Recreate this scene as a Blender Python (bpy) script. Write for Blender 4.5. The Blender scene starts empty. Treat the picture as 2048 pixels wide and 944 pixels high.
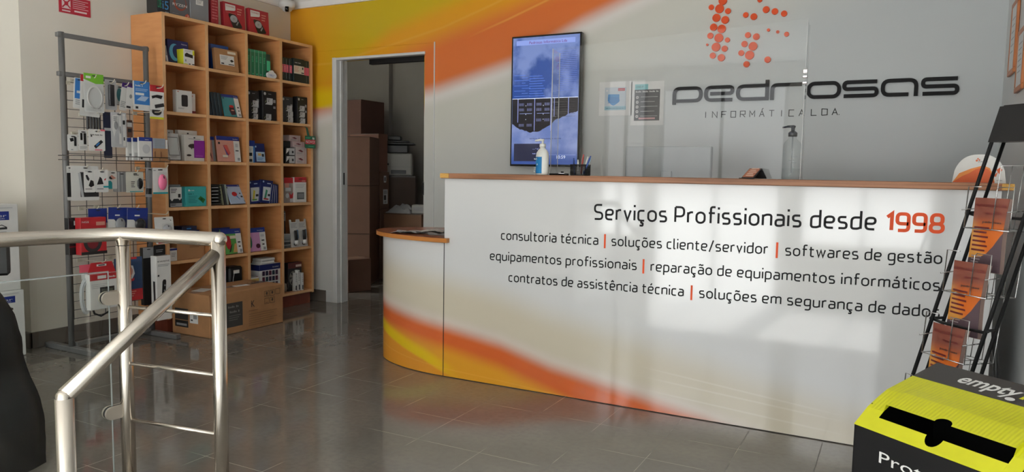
import bpy, math, random
from mathutils import Matrix, Vector, noise
random.seed(7)
SC = bpy.context.scene
COL = SC.collection
R = math.radians
PI = math.pi

# ------------------------------------------------------------------ camera
cd = bpy.data.cameras.new('camera')
cd.sensor_width = 36.0
cd.lens = 1476.68 / 2048 * 36.0
cd.clip_start = 0.05
cam = bpy.data.objects.new('camera', cd)
COL.objects.link(cam)
yaw, pit, rol = R(-27.669), R(4.932), R(0.9745)
_f = Vector((math.sin(yaw) * math.cos(pit), math.cos(yaw) * math.cos(pit), -math.sin(pit)))
_r = Vector((math.cos(yaw), -math.sin(yaw), 0))
_u = _r.cross(_f)
_x = _r * math.cos(rol) + _u * math.sin(rol)
_y = -_r * math.sin(rol) + _u * math.cos(rol)
m = Matrix.Identity(4)
for i in range(3):
    m[i][0], m[i][1], m[i][2] = _x[i], _y[i], -_f[i]
m[2][3] = 1.118
cam.matrix_world = m
SC.camera = cam

# ------------------------------------------------------------------ light
SKY = 15.0
w = bpy.data.worlds.new('daylight')
SC.world = w
w.use_nodes = True
nt = w.node_tree
bg = nt.nodes['Background']
tc = nt.nodes.new('ShaderNodeTexCoord')
sx = nt.nodes.new('ShaderNodeSeparateXYZ')
rp = nt.nodes.new('ShaderNodeValToRGB')
nt.links.new(tc.outputs['Generated'], sx.inputs[0])
mr = nt.nodes.new('ShaderNodeMapRange')
mr.inputs['From Min'].default_value = -0.4
mr.inputs['From Max'].default_value = 0.6
nt.links.new(sx.outputs['Z'], mr.inputs['Value'])
nt.links.new(mr.outputs[0], rp.inputs[0])
e = rp.color_ramp.elements      # sunlit pavement below the horizon, shaded house fronts across the street, open sky above
e[0].position, e[0].color = 0.0, (0.62, 0.625, 0.615, 1)
e[1].position, e[1].color = 1.0, (0.86, 0.94, 1.0, 1)
for p_, c_ in ((0.36, (0.62, 0.625, 0.615, 1)), (0.40, (0.24, 0.24, 0.24, 1)), (0.62, (0.24, 0.25, 0.26, 1)), (0.72, (0.95, 0.98, 1.0, 1))):
    q = e.new(p_); q.color = c_
nt.links.new(rp.outputs[0], bg.inputs['Color'])
bg.inputs['Strength'].default_value = SKY
SC.view_settings.view_transform = 'Standard'
SC.view_settings.look = 'None'
SC.view_settings.exposure = -0.30
SC.view_settings.gamma = 1.0
SC.view_settings.use_curve_mapping = False
SC.cycles.max_bounces = 8
SC.cycles.diffuse_bounces = 5
SC.cycles.glossy_bounces = 4
SC.cycles.transparent_max_bounces = 24
SC.cycles.sample_clamp_indirect = 6.0
SC.cycles.caustics_reflective = False
SC.cycles.caustics_refractive = False
SC.cycles.use_denoising = True

FRONT = -3.0           # shop front behind the camera
LOW = -0.45            # entrance level below the shop floor
CEIL = 2.56
WX0, WX1 = -4.629, 0.451
WY = 4.743             # back wall
OPEN = [(-2.95, -1.30, LOW, 2.30), (-1.10, 0.36, 0.30, 2.46), (-3.75, -3.12, 0.30, 2.46)]   # door and show windows in the shop front
def portal(x0, x1, z0, z1):
    ld = bpy.data.lights.new('window_daylight', 'AREA')
    ld.shape = 'RECTANGLE'; ld.size = x1 - x0; ld.size_y = z1 - z0
    ld.cycles.is_portal = True
    o = bpy.data.objects.new('window_daylight', ld); COL.objects.link(o)
    o.location = ((x0 + x1) / 2, FRONT - 0.07, (z0 + z1) / 2)
    o.rotation_euler = (R(90), 0, 0)
for a in OPEN:
    portal(*a)
sd = bpy.data.lights.new('sun', 'SUN'); sd.energy = 55.0; sd.angle = R(0.6); sd.color = (1.0, 0.99, 0.975)
so = bpy.data.objects.new('sun', sd); COL.objects.link(so)
so.location = (-2.0, -8.0, 8.0); so.rotation_euler = (R(41), 0, R(3))       # sun over the street: falls through the door onto the entrance floor

# ------------------------------------------------------------------ materials
def lin(c):
    return tuple(((v / 255) / 12.92 if v <= 10 else ((v / 255 + 0.055) / 1.055) ** 2.4) for v in c)
_mats = {}
def pal(rgb, rough=0.5, metal=0.0, spec=0.5, noise_amt=0.05, scale=9.0, name=None, emit=0.0):
    key = (rgb, rough, metal, spec, emit)
    if key in _mats:
        return _mats[key]
    M = bpy.data.materials.new(name or 'print_%d_%d_%d' % rgb)
    M.use_nodes = True
    nt = M.node_tree
    b = nt.nodes['Principled BSDF']
    c = lin(rgb)
    if noise_amt > 0:
        n = nt.nodes.new('ShaderNodeTexNoise'); n.inputs['Scale'].default_value = scale
        t = nt.nodes.new('ShaderNodeTexCoord'); nt.links.new(t.outputs['Object'], n.inputs['Vector'])
        cr = nt.nodes.new('ShaderNodeValToRGB')
        cr.color_ramp.elements[0].position = 0.3; cr.color_ramp.elements[1].position = 0.7
        cr.color_ramp.elements[0].color = (*[v * (1 - noise_amt) for v in c], 1)
        cr.color_ramp.elements[1].color = (*[min(1, v * (1 + noise_amt)) for v in c], 1)
        nt.links.new(n.outputs['Fac'], cr.inputs[0]); nt.links.new(cr.outputs[0], b.inputs['Base Color'])
    else:
        b.inputs['Base Color'].default_value = (*c, 1)
    b.inputs['Roughness'].default_value = rough
    b.inputs['Metallic'].default_value = metal
    b.inputs['Specular IOR Level'].default_value = spec
    if emit:
        b.inputs['Emission Color'].default_value = (*c, 1); b.inputs['Emission Strength'].default_value = emit
    _mats[key] = M
    return M
def glassy(name, tint=(0.97, 0.99, 0.985), rough=0.0, ior=1.5, veil=0.0):
    M = bpy.data.materials.new(name); M.use_nodes = True
    nt = M.node_tree; nt.nodes.clear()
    out = nt.nodes.new('ShaderNodeOutputMaterial')
    tr = nt.nodes.new('ShaderNodeBsdfTransparent'); tr.inputs[0].default_value = (*tint, 1)
    gl = nt.nodes.new('ShaderNodeBsdfGlossy'); gl.inputs['Roughness'].default_value = rough
    fr = nt.nodes.new('ShaderNodeFresnel')      # thin sheet: same reflectance from both sides
    ge = nt.nodes.new('ShaderNodeNewGeometry'); mq = nt.nodes.new('ShaderNodeMapRange')
    mq.inputs[3].default_value = ior; mq.inputs[4].default_value = 1.0 / ior
    nt.links.new(ge.outputs['Backfacing'], mq.inputs[0]); nt.links.new(mq.outputs[0], fr.inputs['IOR'])
    mx = nt.nodes.new('ShaderNodeMixShader')
    nt.links.new(fr.outputs[0], mx.inputs[0]); nt.links.new(tr.outputs[0], mx.inputs[1]); nt.links.new(gl.outputs[0], mx.inputs[2])
    last = mx
    if veil:
        df = nt.nodes.new('ShaderNodeBsdfDiffuse'); df.inputs[0].default_value = (0.8, 0.8, 0.8, 1)
        m2 = nt.nodes.new('ShaderNodeMixShader'); m2.inputs[0].default_value = veil
        nt.links.new(mx.outputs[0], m2.inputs[1]); nt.links.new(df.outputs[0], m2.inputs[2]); last = m2
    nt.links.new(last.outputs[0], out.inputs[0])
    return M

class NB:
    """small node builder for scalar maths"""
    def __init__(s, name):
        s.M = bpy.data.materials.new(name); s.M.use_nodes = True
        s.nt = s.M.node_tree; s.b = s.nt.nodes['Principled BSDF']
    def n(s, t): return s.nt.nodes.new(t)
    def sock(s, v, inp):
        if isinstance(v, (int, float)): inp.default_value = v
        else: s.nt.links.new(v, inp)
    def math(s, op, a, b=0.0, c=0.0, clamp=False):
        n = s.n('ShaderNodeMath'); n.operation = op; n.use_clamp = clamp
        for v, i in zip((a, b, c), n.inputs): s.sock(v, i)
        return n.outputs[0]
    def rng(s, v, a, b, c=0.0, d=1.0, smooth=True):
        n = s.n('ShaderNodeMapRange'); n.interpolation_type = 'SMOOTHSTEP' if smooth else 'LINEAR'
        for q, i in zip((v, a, b, c, d), (0, 1, 2, 3, 4)): s.sock(q, n.inputs[i])
        return n.outputs[0]
    def curve(s, x, pts):
        """piecewise curve y(x) by chained linear map ranges"""
        acc = None
        for (xa, ya), (xb, yb) in zip(pts[:-1], pts[1:]):
            seg = s.rng(x, xa, xb, 0.0, yb - ya, smooth=False)
            acc = s.math('ADD', seg, ya if acc is None else acc)
        return acc
    def mix(s, f, a, b):
        n = s.n('ShaderNodeMix'); n.data_type = 'RGBA'
        s.sock(f, n.inputs[0])
        for v, i in ((a, n.inputs[6]), (b, n.inputs[7])):
            if isinstance(v, tuple): i.default_value = (*lin(v), 1)
            else: s.nt.links.new(v, i)
        return n.outputs[2]
    def noise(s, vec, scale, detail=2.0):
        n = s.n('ShaderNodeTexNoise'); n.inputs['Scale'].default_value = scale; n.inputs['Detail'].default_value = detail
        s.nt.links.new(vec, n.inputs['Vector']); return n.outputs['Fac']
    def color(s, c): s.nt.links.new(c, s.b.inputs['Base Color'])

WHITE = (232, 233, 232)
GOLD, ORANGE, OLIVE, YELLOW = (226, 160, 38), (217, 116, 56), (205, 178, 36), (236, 200, 30)
def wall_mural(name, shift):
    B = NB(name)
    t = B.n('ShaderNodeTexCoord'); sp = B.n('ShaderNodeSeparateXYZ')
    B.nt.links.new(t.outputs['Object'], sp.inputs[0])
    x = B.math('ADD', sp.outputs[0], shift); z = sp.outputs[2]
    base = B.curve(x, [(-4.8, 1.48), (-4.37, 1.535), (-4.05, 1.60), (-3.6, 1.63), (-3.19, 1.70), (-2.52, 1.87), (-1.98, 2.12), (-1.68, 2.23), (-1.2, 2.40), (0.0, 2.85)])
    d = B.math('SUBTRACT', z, base)
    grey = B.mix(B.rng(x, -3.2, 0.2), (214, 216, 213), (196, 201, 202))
    cream = B.mix(B.rng(d, -0.75, -0.12), grey, (219, 219, 209))
    pale = B.mix(B.rng(d, -0.12, -0.02), cream, (236, 232, 226))
    top = B.curve(x, [(-4.8, 1.62), (-4.3, 1.66), (-3.58, 2.06), (-2.69, 2.30), (-2.2, 2.42), (0, 3.0)])
    g = B.math('SUBTRACT', z, top)
    warm = B.mix(B.rng(g, -0.16, 0.04), ORANGE, GOLD)
    warm = B.mix(B.math('MULTIPLY', B.rng(g, 0.06, 0.24), B.rng(x, -4.6, -3.7)), warm, OLIVE)
    warm = B.mix(B.math('MULTIPLY', B.rng(x, -3.6, -4.1), B.math('MULTIPLY', B.rng(z, 1.56, 1.64), B.rng(z, 1.83, 1.72))), warm, YELLOW)
    warm = B.mix(B.math('MULTIPLY', B.rng(x, -3.7, -4.2), B.rng(z, 1.64, 1.60)), warm, (222, 140, 100))
    l1 = B.math('ABSOLUTE', B.math('SUBTRACT', z, B.curve(x, [(-2.95, 2.08), (-2.55, 2.205), (-2.23, 2.315), (-1.9, 2.44)])))
    k1 = B.math('MULTIPLY', B.rng(l1, 0.014, 0.0), B.rng(x, -2.95, -2.5, 0, 0.4))
    l2 = B.math('ABSOLUTE', B.math('SUBTRACT', z, B.curve(x, [(-4.2, 1.98), (-3.58, 2.09), (-3.1, 2.19), (-2.69, 2.315), (-2.3, 2.45)])))
    k2 = B.math('MULTIPLY', B.rng(l2, 0.016, 0.0), 0.22)
    warm = B.mix(B.math('MAXIMUM', k1, k2), warm, (240, 190, 90))
    fade = B.rng(d, -0.045, 0.10)
    c = B.mix(fade, pale, warm)
    B.color(c)
    B.b.inputs['Roughness'].default_value = 0.22
    B.b.inputs['Specular IOR Level'].default_value = 0.35
    return B.M
def counter_mural(name):
    B = NB(name)
    u = B.n('ShaderNodeUVMap'); u.uv_map = 'UVMap'; sp = B.n('ShaderNodeSeparateXYZ')
    B.nt.links.new(u.outputs[0], sp.inputs[0])
    x = sp.outputs[0]; z = sp.outputs[1]
    base = B.curve(x, [(-3.0, 0.37), (-2.75, 0.345), (-2.5, 0.32), (-2.149, 0.275), (-1.808, 0.222), (-1.519, 0.142), (-1.07, 0.066), (-0.758, 0.008), (-0.5, -0.05), (0.4, -0.2)])
    d = B.math('SUBTRACT', z, base)
    cream = B.mix(B.rng(d, 0.36, 0.16), (226, 227, 227), (218, 209, 188))
    cream = B.mix(B.rng(d, 0.09, 0.02), cream, (226, 214, 202))
    gold = B.curve(x, [(-3.0, 0.29), (-2.75, 0.235), (-2.5, 0.205), (-2.149, 0.155), (-1.806, 0.095), (-1.377, -0.03), (-0.5, -0.3)])
    g = B.math('SUBTRACT', z, gold)
    warm = B.mix(B.rng(g, 0.05, -0.04), (212, 104, 52), (226, 160, 48))
    band = B.curve(x, [(-3.0, 0.26), (-2.75, 0.185), (-2.55, 0.14), (-2.3, 0.075), (-2.149, 0.02), (-1.8, -0.08)])
    bd = B.math('SUBTRACT', z, band)
    wd = B.math('MULTIPLY', B.rng(bd, -0.008, 0.012), B.rng(bd, 0.085, 0.035))
    warm = B.mix(B.math('MULTIPLY', wd, B.rng(x, -2.02, -2.3)), warm, (232, 196, 28))
    low = B.math('MULTIPLY', B.rng(bd, 0.0, -0.01), B.rng(x, -2.05, -2.2))
    warm = B.mix(low, warm, (224, 150, 44))
    l = B.math('ABSOLUTE', B.math('SUBTRACT', z, B.curve(x, [(-2.9, 0.12), (-2.5, 0.075), (-2.15, 0.045), (-1.8, 0.028), (-1.4, 0.0)])))
    warm = B.mix(B.rng(l, 0.006, 0.0, 0, 0.35), warm, (240, 176, 74))
    c = B.mix(B.rng(d, 0.045, -0.045), cream, warm)
    for ya, sl in ((0.16, -0.075), (0.10, -0.07), (0.205, -0.10)):
        ln = B.math('ABSOLUTE', B.math('SUBTRACT', z, B.math('MULTIPLY_ADD', B.math('ADD', x, 1.0), sl, ya)))
        c = B.mix(B.math('MULTIPLY', B.rng(ln, 0.006, 0.0, 0, 0.3), B.math('MULTIPLY', B.rng(x, -1.1, -0.8), B.rng(x, -0.1, -0.4))), c, (244, 240, 230))
    B.color(c)
    B.b.inputs['Roughness'].default_value = 0.07
    B.b.inputs['Specular IOR Level'].default_value = 0.7
    return B.M
def wood(name, a, b, sx=1.0, sy=1.0, sz=1.0, rough=0.38):
    B = NB(name)
    t = B.n('ShaderNodeTexCoord'); mp = B.n('ShaderNodeMapping')
    mp.inputs['Scale'].default_value = (sx, sy, sz)
    B.nt.links.new(t.outputs['Object'], mp.inputs[0])
    f = B.noise(mp.outputs[0], 6.0, 5.0)
    B.color(B.mix(B.rng(f, 0.3, 0.7), a, b))
    B.b.inputs['Roughness'].default_value = rough
    return B.M
def floor_tiles():
    B = NB('glossy_grey_tiles')
    t = B.n('ShaderNodeTexCoord'); sp = B.n('ShaderNodeSeparateXYZ'); B.nt.links.new(t.outputs['Object'], sp.inputs[0])
    def grout(v, off, step):
        f = B.math('FRACT', B.math('DIVIDE', B.math('SUBTRACT', v, off), step))
        return B.math('MINIMUM', f, B.math('SUBTRACT', 1.0, f))
    gx = B.math('MULTIPLY', grout(sp.outputs[0], -0.235, 0.2995), 0.2995)
    gy = B.math('MULTIPLY', grout(sp.outputs[1], 3.33, 0.2825), 0.2825)
    gl = B.rng(B.math('MINIMUM', gx, gy), 0.0016, 0.0008)
    n1 = B.noise(t.outputs['Object'], 3.0, 4.0); n2 = B.noise(t.outputs['Object'], 40.0, 3.0)
    c = B.mix(B.rng(n1, 0.3, 0.7), (112, 107, 100), (124, 118, 110))
    c = B.mix(B.rng(n2, 0.35, 0.75, 0, 0.35), c, (98, 94, 88))
    gc = B.mix(B.rng(n1, 0.40, 0.52), (164, 156, 142), (60, 57, 53))
    B.color(B.mix(gl, c, gc))
    B.nt.links.new(B.rng(gl, 0, 1, 0.07, 0.6), B.b.inputs['Roughness'])
    B.b.inputs['Specular IOR Level'].default_value = 0.6
    bp = B.n('ShaderNodeBump'); bp.inputs['Strength'].default_value = 0.02; bp.inputs['Distance'].default_value = 0.002
    B.nt.links.new(B.noise(t.outputs['Object'], 5.0, 1.0), bp.inputs['Height']); B.nt.links.new(bp.outputs[0], B.b.inputs['Normal'])
    return B.M
def plaster(name, a, b, rough=0.75):
    B = NB(name)
    t = B.n('ShaderNodeTexCoord')
    B.color(B.mix(B.rng(B.noise(t.outputs['Object'], 1.5, 3.0), 0.3, 0.7), a, b))
    B.b.inputs['Roughness'].default_value = rough
    B.b.inputs['Specular IOR Level'].default_value = 0.25
    return B.M
def steel_brushed():
    B = NB('brushed_stainless_steel')
    B.b.inputs['Metallic'].default_value = 1.0
    t = B.n('ShaderNodeTexCoord')
    B.color(B.mix(B.rng(B.noise(t.outputs['Object'], 8.0, 2.0), 0.3, 0.7), (204, 196, 185), (212, 204, 193)))
    B.b.inputs['Roughness'].default_value = 0.21
    return B.M

M_WALL = plaster('warm_white_plaster', (226, 221, 209), (232, 227, 216))
M_WALLG = plaster('pale_grey_paint', (222, 225, 225), (228, 230, 230), 0.5)
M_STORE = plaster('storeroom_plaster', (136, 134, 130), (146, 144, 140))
M_CEIL = plaster('white_ceiling_paint', (242, 241, 238), (246, 245, 243))
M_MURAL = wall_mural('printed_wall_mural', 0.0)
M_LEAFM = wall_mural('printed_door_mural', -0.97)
M_CMUR = counter_mural('printed_counter_mural')
M_FLOOR = floor_tiles()
M_STONE = pal((200, 199, 196), 0.4, name='pale_entrance_stone')
M_BASE = pal((104, 97, 90), 0.25, name='grey_skirting_tile')
M_BEECH = wood('beech_laminate', (196, 138, 88), (206, 149, 98), 3, 3, 0.4)
M_BEECHD = wood('beech_laminate_side', (198, 136, 84), (208, 147, 94), 1, 1, 6)
M_EDGE = wood('beech_edge_band', (218, 170, 120), (226, 180, 132), 3, 3, 0.5)
M_PLINTH = wood('red_brown_plinth', (118, 58, 42), (128, 66, 48), 3, 3, 1)
M_TOP = wood('cherry_worktop', (150, 84, 54), (166, 96, 62), 1.2, 8, 8, 0.22)
M_TOPEDGE = wood('striped_countertop_edge', (122, 78, 50), (166, 114, 80), 0.3, 1, 20, 0.5)
M_RAWEDGE = wood('raw_chipboard_end', (214, 170, 88), (190, 140, 70), 30, 30, 60, 0.7)
M_LOWEDGE = wood('low_top_edge', (176, 112, 52), (190, 124, 60), 1, 1, 20, 0.3)
M_STEEL = steel_brushed()
M_SATIN = pal((196, 188, 176), 0.48, 0.85, name='satin_clamp_metal')
M_GLASS = glassy('clear_safety_glass', (0.93, 0.97, 0.95))
M_PLEXI = glassy('clear_acrylic', (0.97, 0.98, 0.98), 0.02, 1.5)
M_PLEDGE = glassy('acrylic_edge', (0.9, 0.92, 0.92), 0.1, 1.4, 0.5)
M_BAG = glassy('clear_plastic_film', (0.985, 0.985, 0.985), 0.12, 1.28, 0.0)
M_GREYMETAL = pal((112, 112, 112), 0.42, 0.15, name='grey_painted_metal')
M_WIRE = pal((92, 90, 88), 0.4, 0.7, name='grey_wire')
M_HOOK = pal((214, 208, 190), 0.35, 0.2, name='cream_hook_wire')
M_CHROME = pal((200, 200, 200), 0.18, 1.0, name='chrome_wire')
M_BLACK = pal((22, 22, 23), 0.4, name='black_paint')
M_MATT = pal((20, 20, 21), 0.6, 0.0, 0.2, name='matt_black_paint')
M_BLACKGLOSS = pal((14, 14, 16), 0.16, name='gloss_black_plastic')
M_WHITE = pal((225, 226, 226), 0.4, name='white_plastic')
M_FRAME = pal((222, 223, 222), 0.35, name='white_frame_paint')
M_CARTON = pal((166, 122, 82), 0.7, noise_amt=0.08, scale=14, name='kraft_cardboard')
M_CARTOND = pal((118, 84, 62), 0.75, noise_amt=0.08, scale=14, name='dark_kraft_cardboard')
M_INK = pal((20, 20, 22), 0.55, 0.0, 0.2, noise_amt=0.0, name='black_vinyl')
M_ORVINYL = pal((222, 82, 36), 0.5, 0.0, 0.25, noise_amt=0.03, name='orange_vinyl')

# ------------------------------------------------------------------ mesh builder
_text_cache = {}
def text_mesh(s, bold=0.0, res=3):
    k = (s, bold, res)
    if k not in _text_cache:
        cu = bpy.data.curves.new('glyphs', 'FONT'); cu.body = s; cu.size = 1.0; cu.resolution_u = res; cu.offset = bold
        cu.fill_mode = 'FRONT'
        o = bpy.data.objects.new('glyphs', cu); COL.objects.link(o)
        bpy.context.view_layer.update()
        me = bpy.data.meshes.new_from_object(o.evaluated_get(bpy.context.evaluated_depsgraph_get()))
        vs = [tuple(v.co) for v in me.vertices]; fs = [tuple(p.vertices) for p in me.polygons]
        bpy.data.objects.remove(o); bpy.data.curves.remove(cu); bpy.data.meshes.remove(me)
        _text_cache[k] = (vs, fs)
    return _text_cache[k]

class MB:
    def __init__(s):
        s.v = []; s.f = []; s.mi = []; s.sm = []; s.mats = []; s.X = Matrix.Identity(4); s.uv = None
    def slot(s, M):
        if M not in s.mats: s.mats.append(M)
        return s.mats.index(M)
    def add(s, vs, fs, M, smooth=False):
        o = len(s.v); k = s.slot(M)
        for p in vs: s.v.append(tuple(s.X @ Vector(p)))
        for f in fs: s.f.append(tuple(i + o for i in f)); s.mi.append(k); s.sm.append(smooth)
        return s
    def box(s, x0, x1, y0, y1, z0, z1, M, c=0.0):
        if c <= 0:
            vs = [(x, y, z) for x in (x0, x1) for y in (y0, y1) for z in (z0, z1)]
            return s.add(vs, [(0, 1, 3, 2), (4, 6, 7, 5), (0, 4, 5, 1), (2, 3, 7, 6), (0, 2, 6, 4), (1, 5, 7, 3)], M)
        vs = []; idx = {}
        for i, x in enumerate((x0, x1)):
            for j, y in enumerate((y0, y1)):
                for k, z in enumerate((z0, z1)):
                    dx, dy, dz = (c if i == 0 else -c), (c if j == 0 else -c), (c if k == 0 else -c)
                    idx[i, j, k] = len(vs)
                    vs += [(x, y + dy, z + dz), (x + dx, y, z + dz), (x + dx, y + dy, z)]
        I = lambda i, j, k, a: idx[i, j, k] + a
        fs = []
        for i in (0, 1):
            f = [I(i, 0, 0, 0), I(i, 0, 1, 0), I(i, 1, 1, 0), I(i, 1, 0, 0)]; fs.append(f if i == 0 else f[::-1])
            f = [I(0, i, 0, 1), I(1, i, 0, 1), I(1, i, 1, 1), I(0, i, 1, 1)]; fs.append(f if i == 0 else f[::-1])
            f = [I(0, 0, i, 2), I(0, 1, i, 2), I(1, 1, i, 2), I(1, 0, i, 2)]; fs.append(f if i == 0 else f[::-1])
        for j in (0, 1):
            for k in (0, 1):
                f = [I(0, j, k, 1), I(1, j, k, 1), I(1, j, k, 2), I(0, j, k, 2)]; fs.append(f if (j + k) % 2 else f[::-1])
                f = [I(j, 0, k, 0), I(j, 1, k, 0), I(j, 1, k, 2), I(j, 0, k, 2)]; fs.append(f if (j + k) % 2 == 0 else f[::-1])
                f = [I(j, k, 0, 0), I(j, k, 1, 0), I(j, k, 1, 1), I(j, k, 0, 1)]; fs.append(f if (j + k) % 2 else f[::-1])
        for i in (0, 1):
            for j in (0, 1):
                for k in (0, 1):
                    f = [I(i, j, k, 0), I(i, j, k, 1), I(i, j, k, 2)]; fs.append(f if (i + j + k) % 2 else f[::-1])
        return s.add(vs, [tuple(f) for f in fs], M)
    def tube(s, pts, r, M, n=10, cap=True, closed=False):
        pts = [Vector(p) for p in pts]; N = len(pts)
        rr = r if isinstance(r, (list, tuple)) else [r] * N
        tang = []
        for i in range(N):
            a = pts[(i - 1) % N] if (i > 0 or closed) else pts[i]; b = pts[(i + 1) % N] if (i < N - 1 or closed) else pts[i]
            tang.append((b - a).normalized())
        up = Vector((0, 0, 1)) if abs(tang[0].z) < 0.9 else Vector((1, 0, 0))
        nrm = (up - tang[0] * up.dot(tang[0])).normalized()
        vs = []
        for i in range(N):
            nrm = (nrm - tang[i] * nrm.dot(tang[i])).normalized(); bn = tang[i].cross(nrm)
            for k in range(n):
                a = 2 * PI * k / n
                vs.append(pts[i] + (nrm * math.cos(a) + bn * math.sin(a)) * rr[i])
        fs = []
        for i in range(N if closed else N - 1):
            j = (i + 1) % N
            for k in range(n):
                l = (k + 1) % n; fs.append((i * n + k, i * n + l, j * n + l, j * n + k))
        s.add(vs, fs, M, True)
        if cap and not closed:
            o = len(s.v) - len(vs); kk = s.slot(M)
            s.f.append(tuple(o + k for k in range(n))[::-1]); s.mi.append(kk); s.sm.append(False)
            s.f.append(tuple(o + (N - 1) * n + k for k in range(n))); s.mi.append(kk); s.sm.append(False)
        return s
    def lathe(s, prof, M, n=24, c=(0, 0, 0), ax='z'):
        vs = []
        for r, h in prof:
            for k in range(n):
                a = 2 * PI * k / n; p = (r * math.cos(a), r * math.sin(a), h)
                if ax == 'y': p = (p[0], -p[2], p[1])
                vs.append((c[0] + p[0], c[1] + p[1], c[2] + p[2]))
        fs = []
        for i in range(len(prof) - 1):
            for k in range(n):
                l = (k + 1) % n; fs.append((i * n + k, i * n + l, (i + 1) * n + l, (i + 1) * n + k))
        fs.append(tuple(range(n))[::-1]); fs.append(tuple((len(prof) - 1) * n + k for k in range(n)))
        return s.add(vs, fs, M, True)
    def prism(s, poly, a0, a1, M, ax='y', smooth=False):
        """extrude a 2d polygon: ax='y' -> (u,v)=(x,z) from y=a0 to a1; ax='z' -> (x,y)"""
        n = len(poly)
        P = (lambda u, v, a: (u, a, v)) if ax == 'y' else ((lambda u, v, a: (u, v, a)) if ax == 'z' else (lambda u, v, a: (a, u, v)))
        vs = [P(u, v, a0) for u, v in poly] + [P(u, v, a1) for u, v in poly]
        s.add(vs, [tuple(range(n)), tuple(range(2 * n - 1, n - 1, -1))], M)
        s.add(vs, [(i, i + n, (i + 1) % n + n, (i + 1) % n) for i in range(n)], M, smooth)
        return s
    # printing on the front face (local y = yf, facing -y), in metres
    def ink(s, x0, x1, z0, z1, M, lv=1, yf=0.0):
        y = yf - 0.0005 * lv
        return s.add([(x0, y, z0), (x1, y, z0), (x1, y, z1), (x0, y, z1)], [(0, 1, 2, 3)], M)
    def inkpoly(s, pts, M, lv=1, yf=0.0):
        y = yf - 0.0005 * lv
        return s.add([(x, y, z) for x, z in pts], [tuple(range(len(pts)))], M)
    def inkell(s, x, z, rx, rz, M, lv=1, yf=0.0, n=18):
        return s.inkpoly([(x + rx * math.cos(2 * PI * k / n), z + rz * math.sin(2 * PI * k / n)) for k in range(n)], M, lv, yf)
    def text(s, st, x0, x1, z0, h, M, lv=2, yf=0.0, bold=0.0, slope=0.0, slant=0.0, capref=None, depth=0.0):
        """text from x0 to x1 with its baseline at z0; h = cap height (Inter's cap height is .727 of the size)"""
        vs, fs = text_mesh(st, bold)
        if not vs: return s
        xa = min(v[0] for v in vs); xb = max(v[0] for v in vs)
        k = (x1 - x0) / (xb - xa); g = h / 0.727
        y = yf - 0.0005 * lv
        out = []
        for v in vs:
            X = x0 + (v[0] - xa) * k + slant * v[1] * g
            out.append((X, y, z0 + v[1] * g + slope * (X - x0)))
        return s.add(out, fs, M)
    def bars(s, x0, x1, z0, h, M, lv=2, yf=0.0):
        """print too small to read in the photograph: a row of short bars"""
        n = max(2, int((x1 - x0) / (h * 0.75))); p = (x1 - x0) / n
        for k in range(n):
            if n > 6 and k % 6 == 5: continue
            s.ink(x0 + k * p, x0 + k * p + p * 0.72, z0, z0 + h * (0.72 if k % 3 else 1.0), M, lv, yf)
        return s
    def build(s, name, parent=None, loc=None, rot=None):
        me = bpy.data.meshes.new(name)
        me.from_pydata(s.v, [], s.f)
        for M in s.mats: me.materials.append(M)
        me.polygons.foreach_set('material_index', s.mi)
        me.polygons.foreach_set('use_smooth', s.sm)
        if s.uv:
            L = me.uv_layers.new(name='UVMap')
            for lp in me.loops: L.data[lp.index].uv = s.uv[lp.vertex_index]
        me.update()
        o = bpy.data.objects.new(name, me); COL.objects.link(o)
        if loc: o.location = loc
        if rot: o.rotation_euler = rot
        if parent: o.parent = parent
        return o

def tag(o, label, cat, group=None):
    o['label'] = label; o['category'] = cat
    if group: o['group'] = group
    return o
def empty(name, label, cat, loc=(0, 0, 0), rz=0.0, group=None):
    o = bpy.data.objects.new(name, None); COL.objects.link(o); o.location = loc; o.rotation_euler = (0, 0, rz)
    o.empty_display_size = 0.05
    return tag(o, label, cat, group)
def struct(name, mb, parent=None):
    o = mb.build(name, parent)
    o['kind'] = 'structure'
    return o
def copy_tree(o, parent=None):
    c = o.copy(); COL.objects.link(c)
    if parent: c.parent = parent
    for ch in list(o.children): copy_tree(ch, c)
    return c

# ------------------------------------------------------------------ room
XL = -7.6
b = MB()
b.box(XL, WX1 + 0.1, 1.42, 8.2, -0.12, 0.0, M_FLOOR)
b.box(XL, -2.22, -0.60, 1.42, -0.12, 0.0, M_FLOOR)
struct('floor', b)
b = MB(); b.box(XL, WX1 + 0.1, FRONT - 0.1, 1.42, LOW - 0.12, LOW, M_STONE); struct('floor_entrance', b)
b = MB(); b.box(-2.22, WX1, 1.14, 1.42, LOW, -0.15, M_FLOOR); b.box(-2.22, WX1, 0.86, 1.14, LOW, -0.30, M_FLOOR); b.box(-2.22, WX1, 1.40, 1.42, -0.15, -0.12, M_FLOOR)
struct('floor_steps', b)
b = MB(); b.box(XL, -2.22, -0.60, 1.40, LOW, -0.12, M_WALL); struct('wall_platform', b)
b = MB(); b.box(XL - 0.2, WX1 + 0.2, FRONT - 0.2, 8.3, CEIL, CEIL + 0.1, M_CEIL); struct('ceiling', b)
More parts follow.
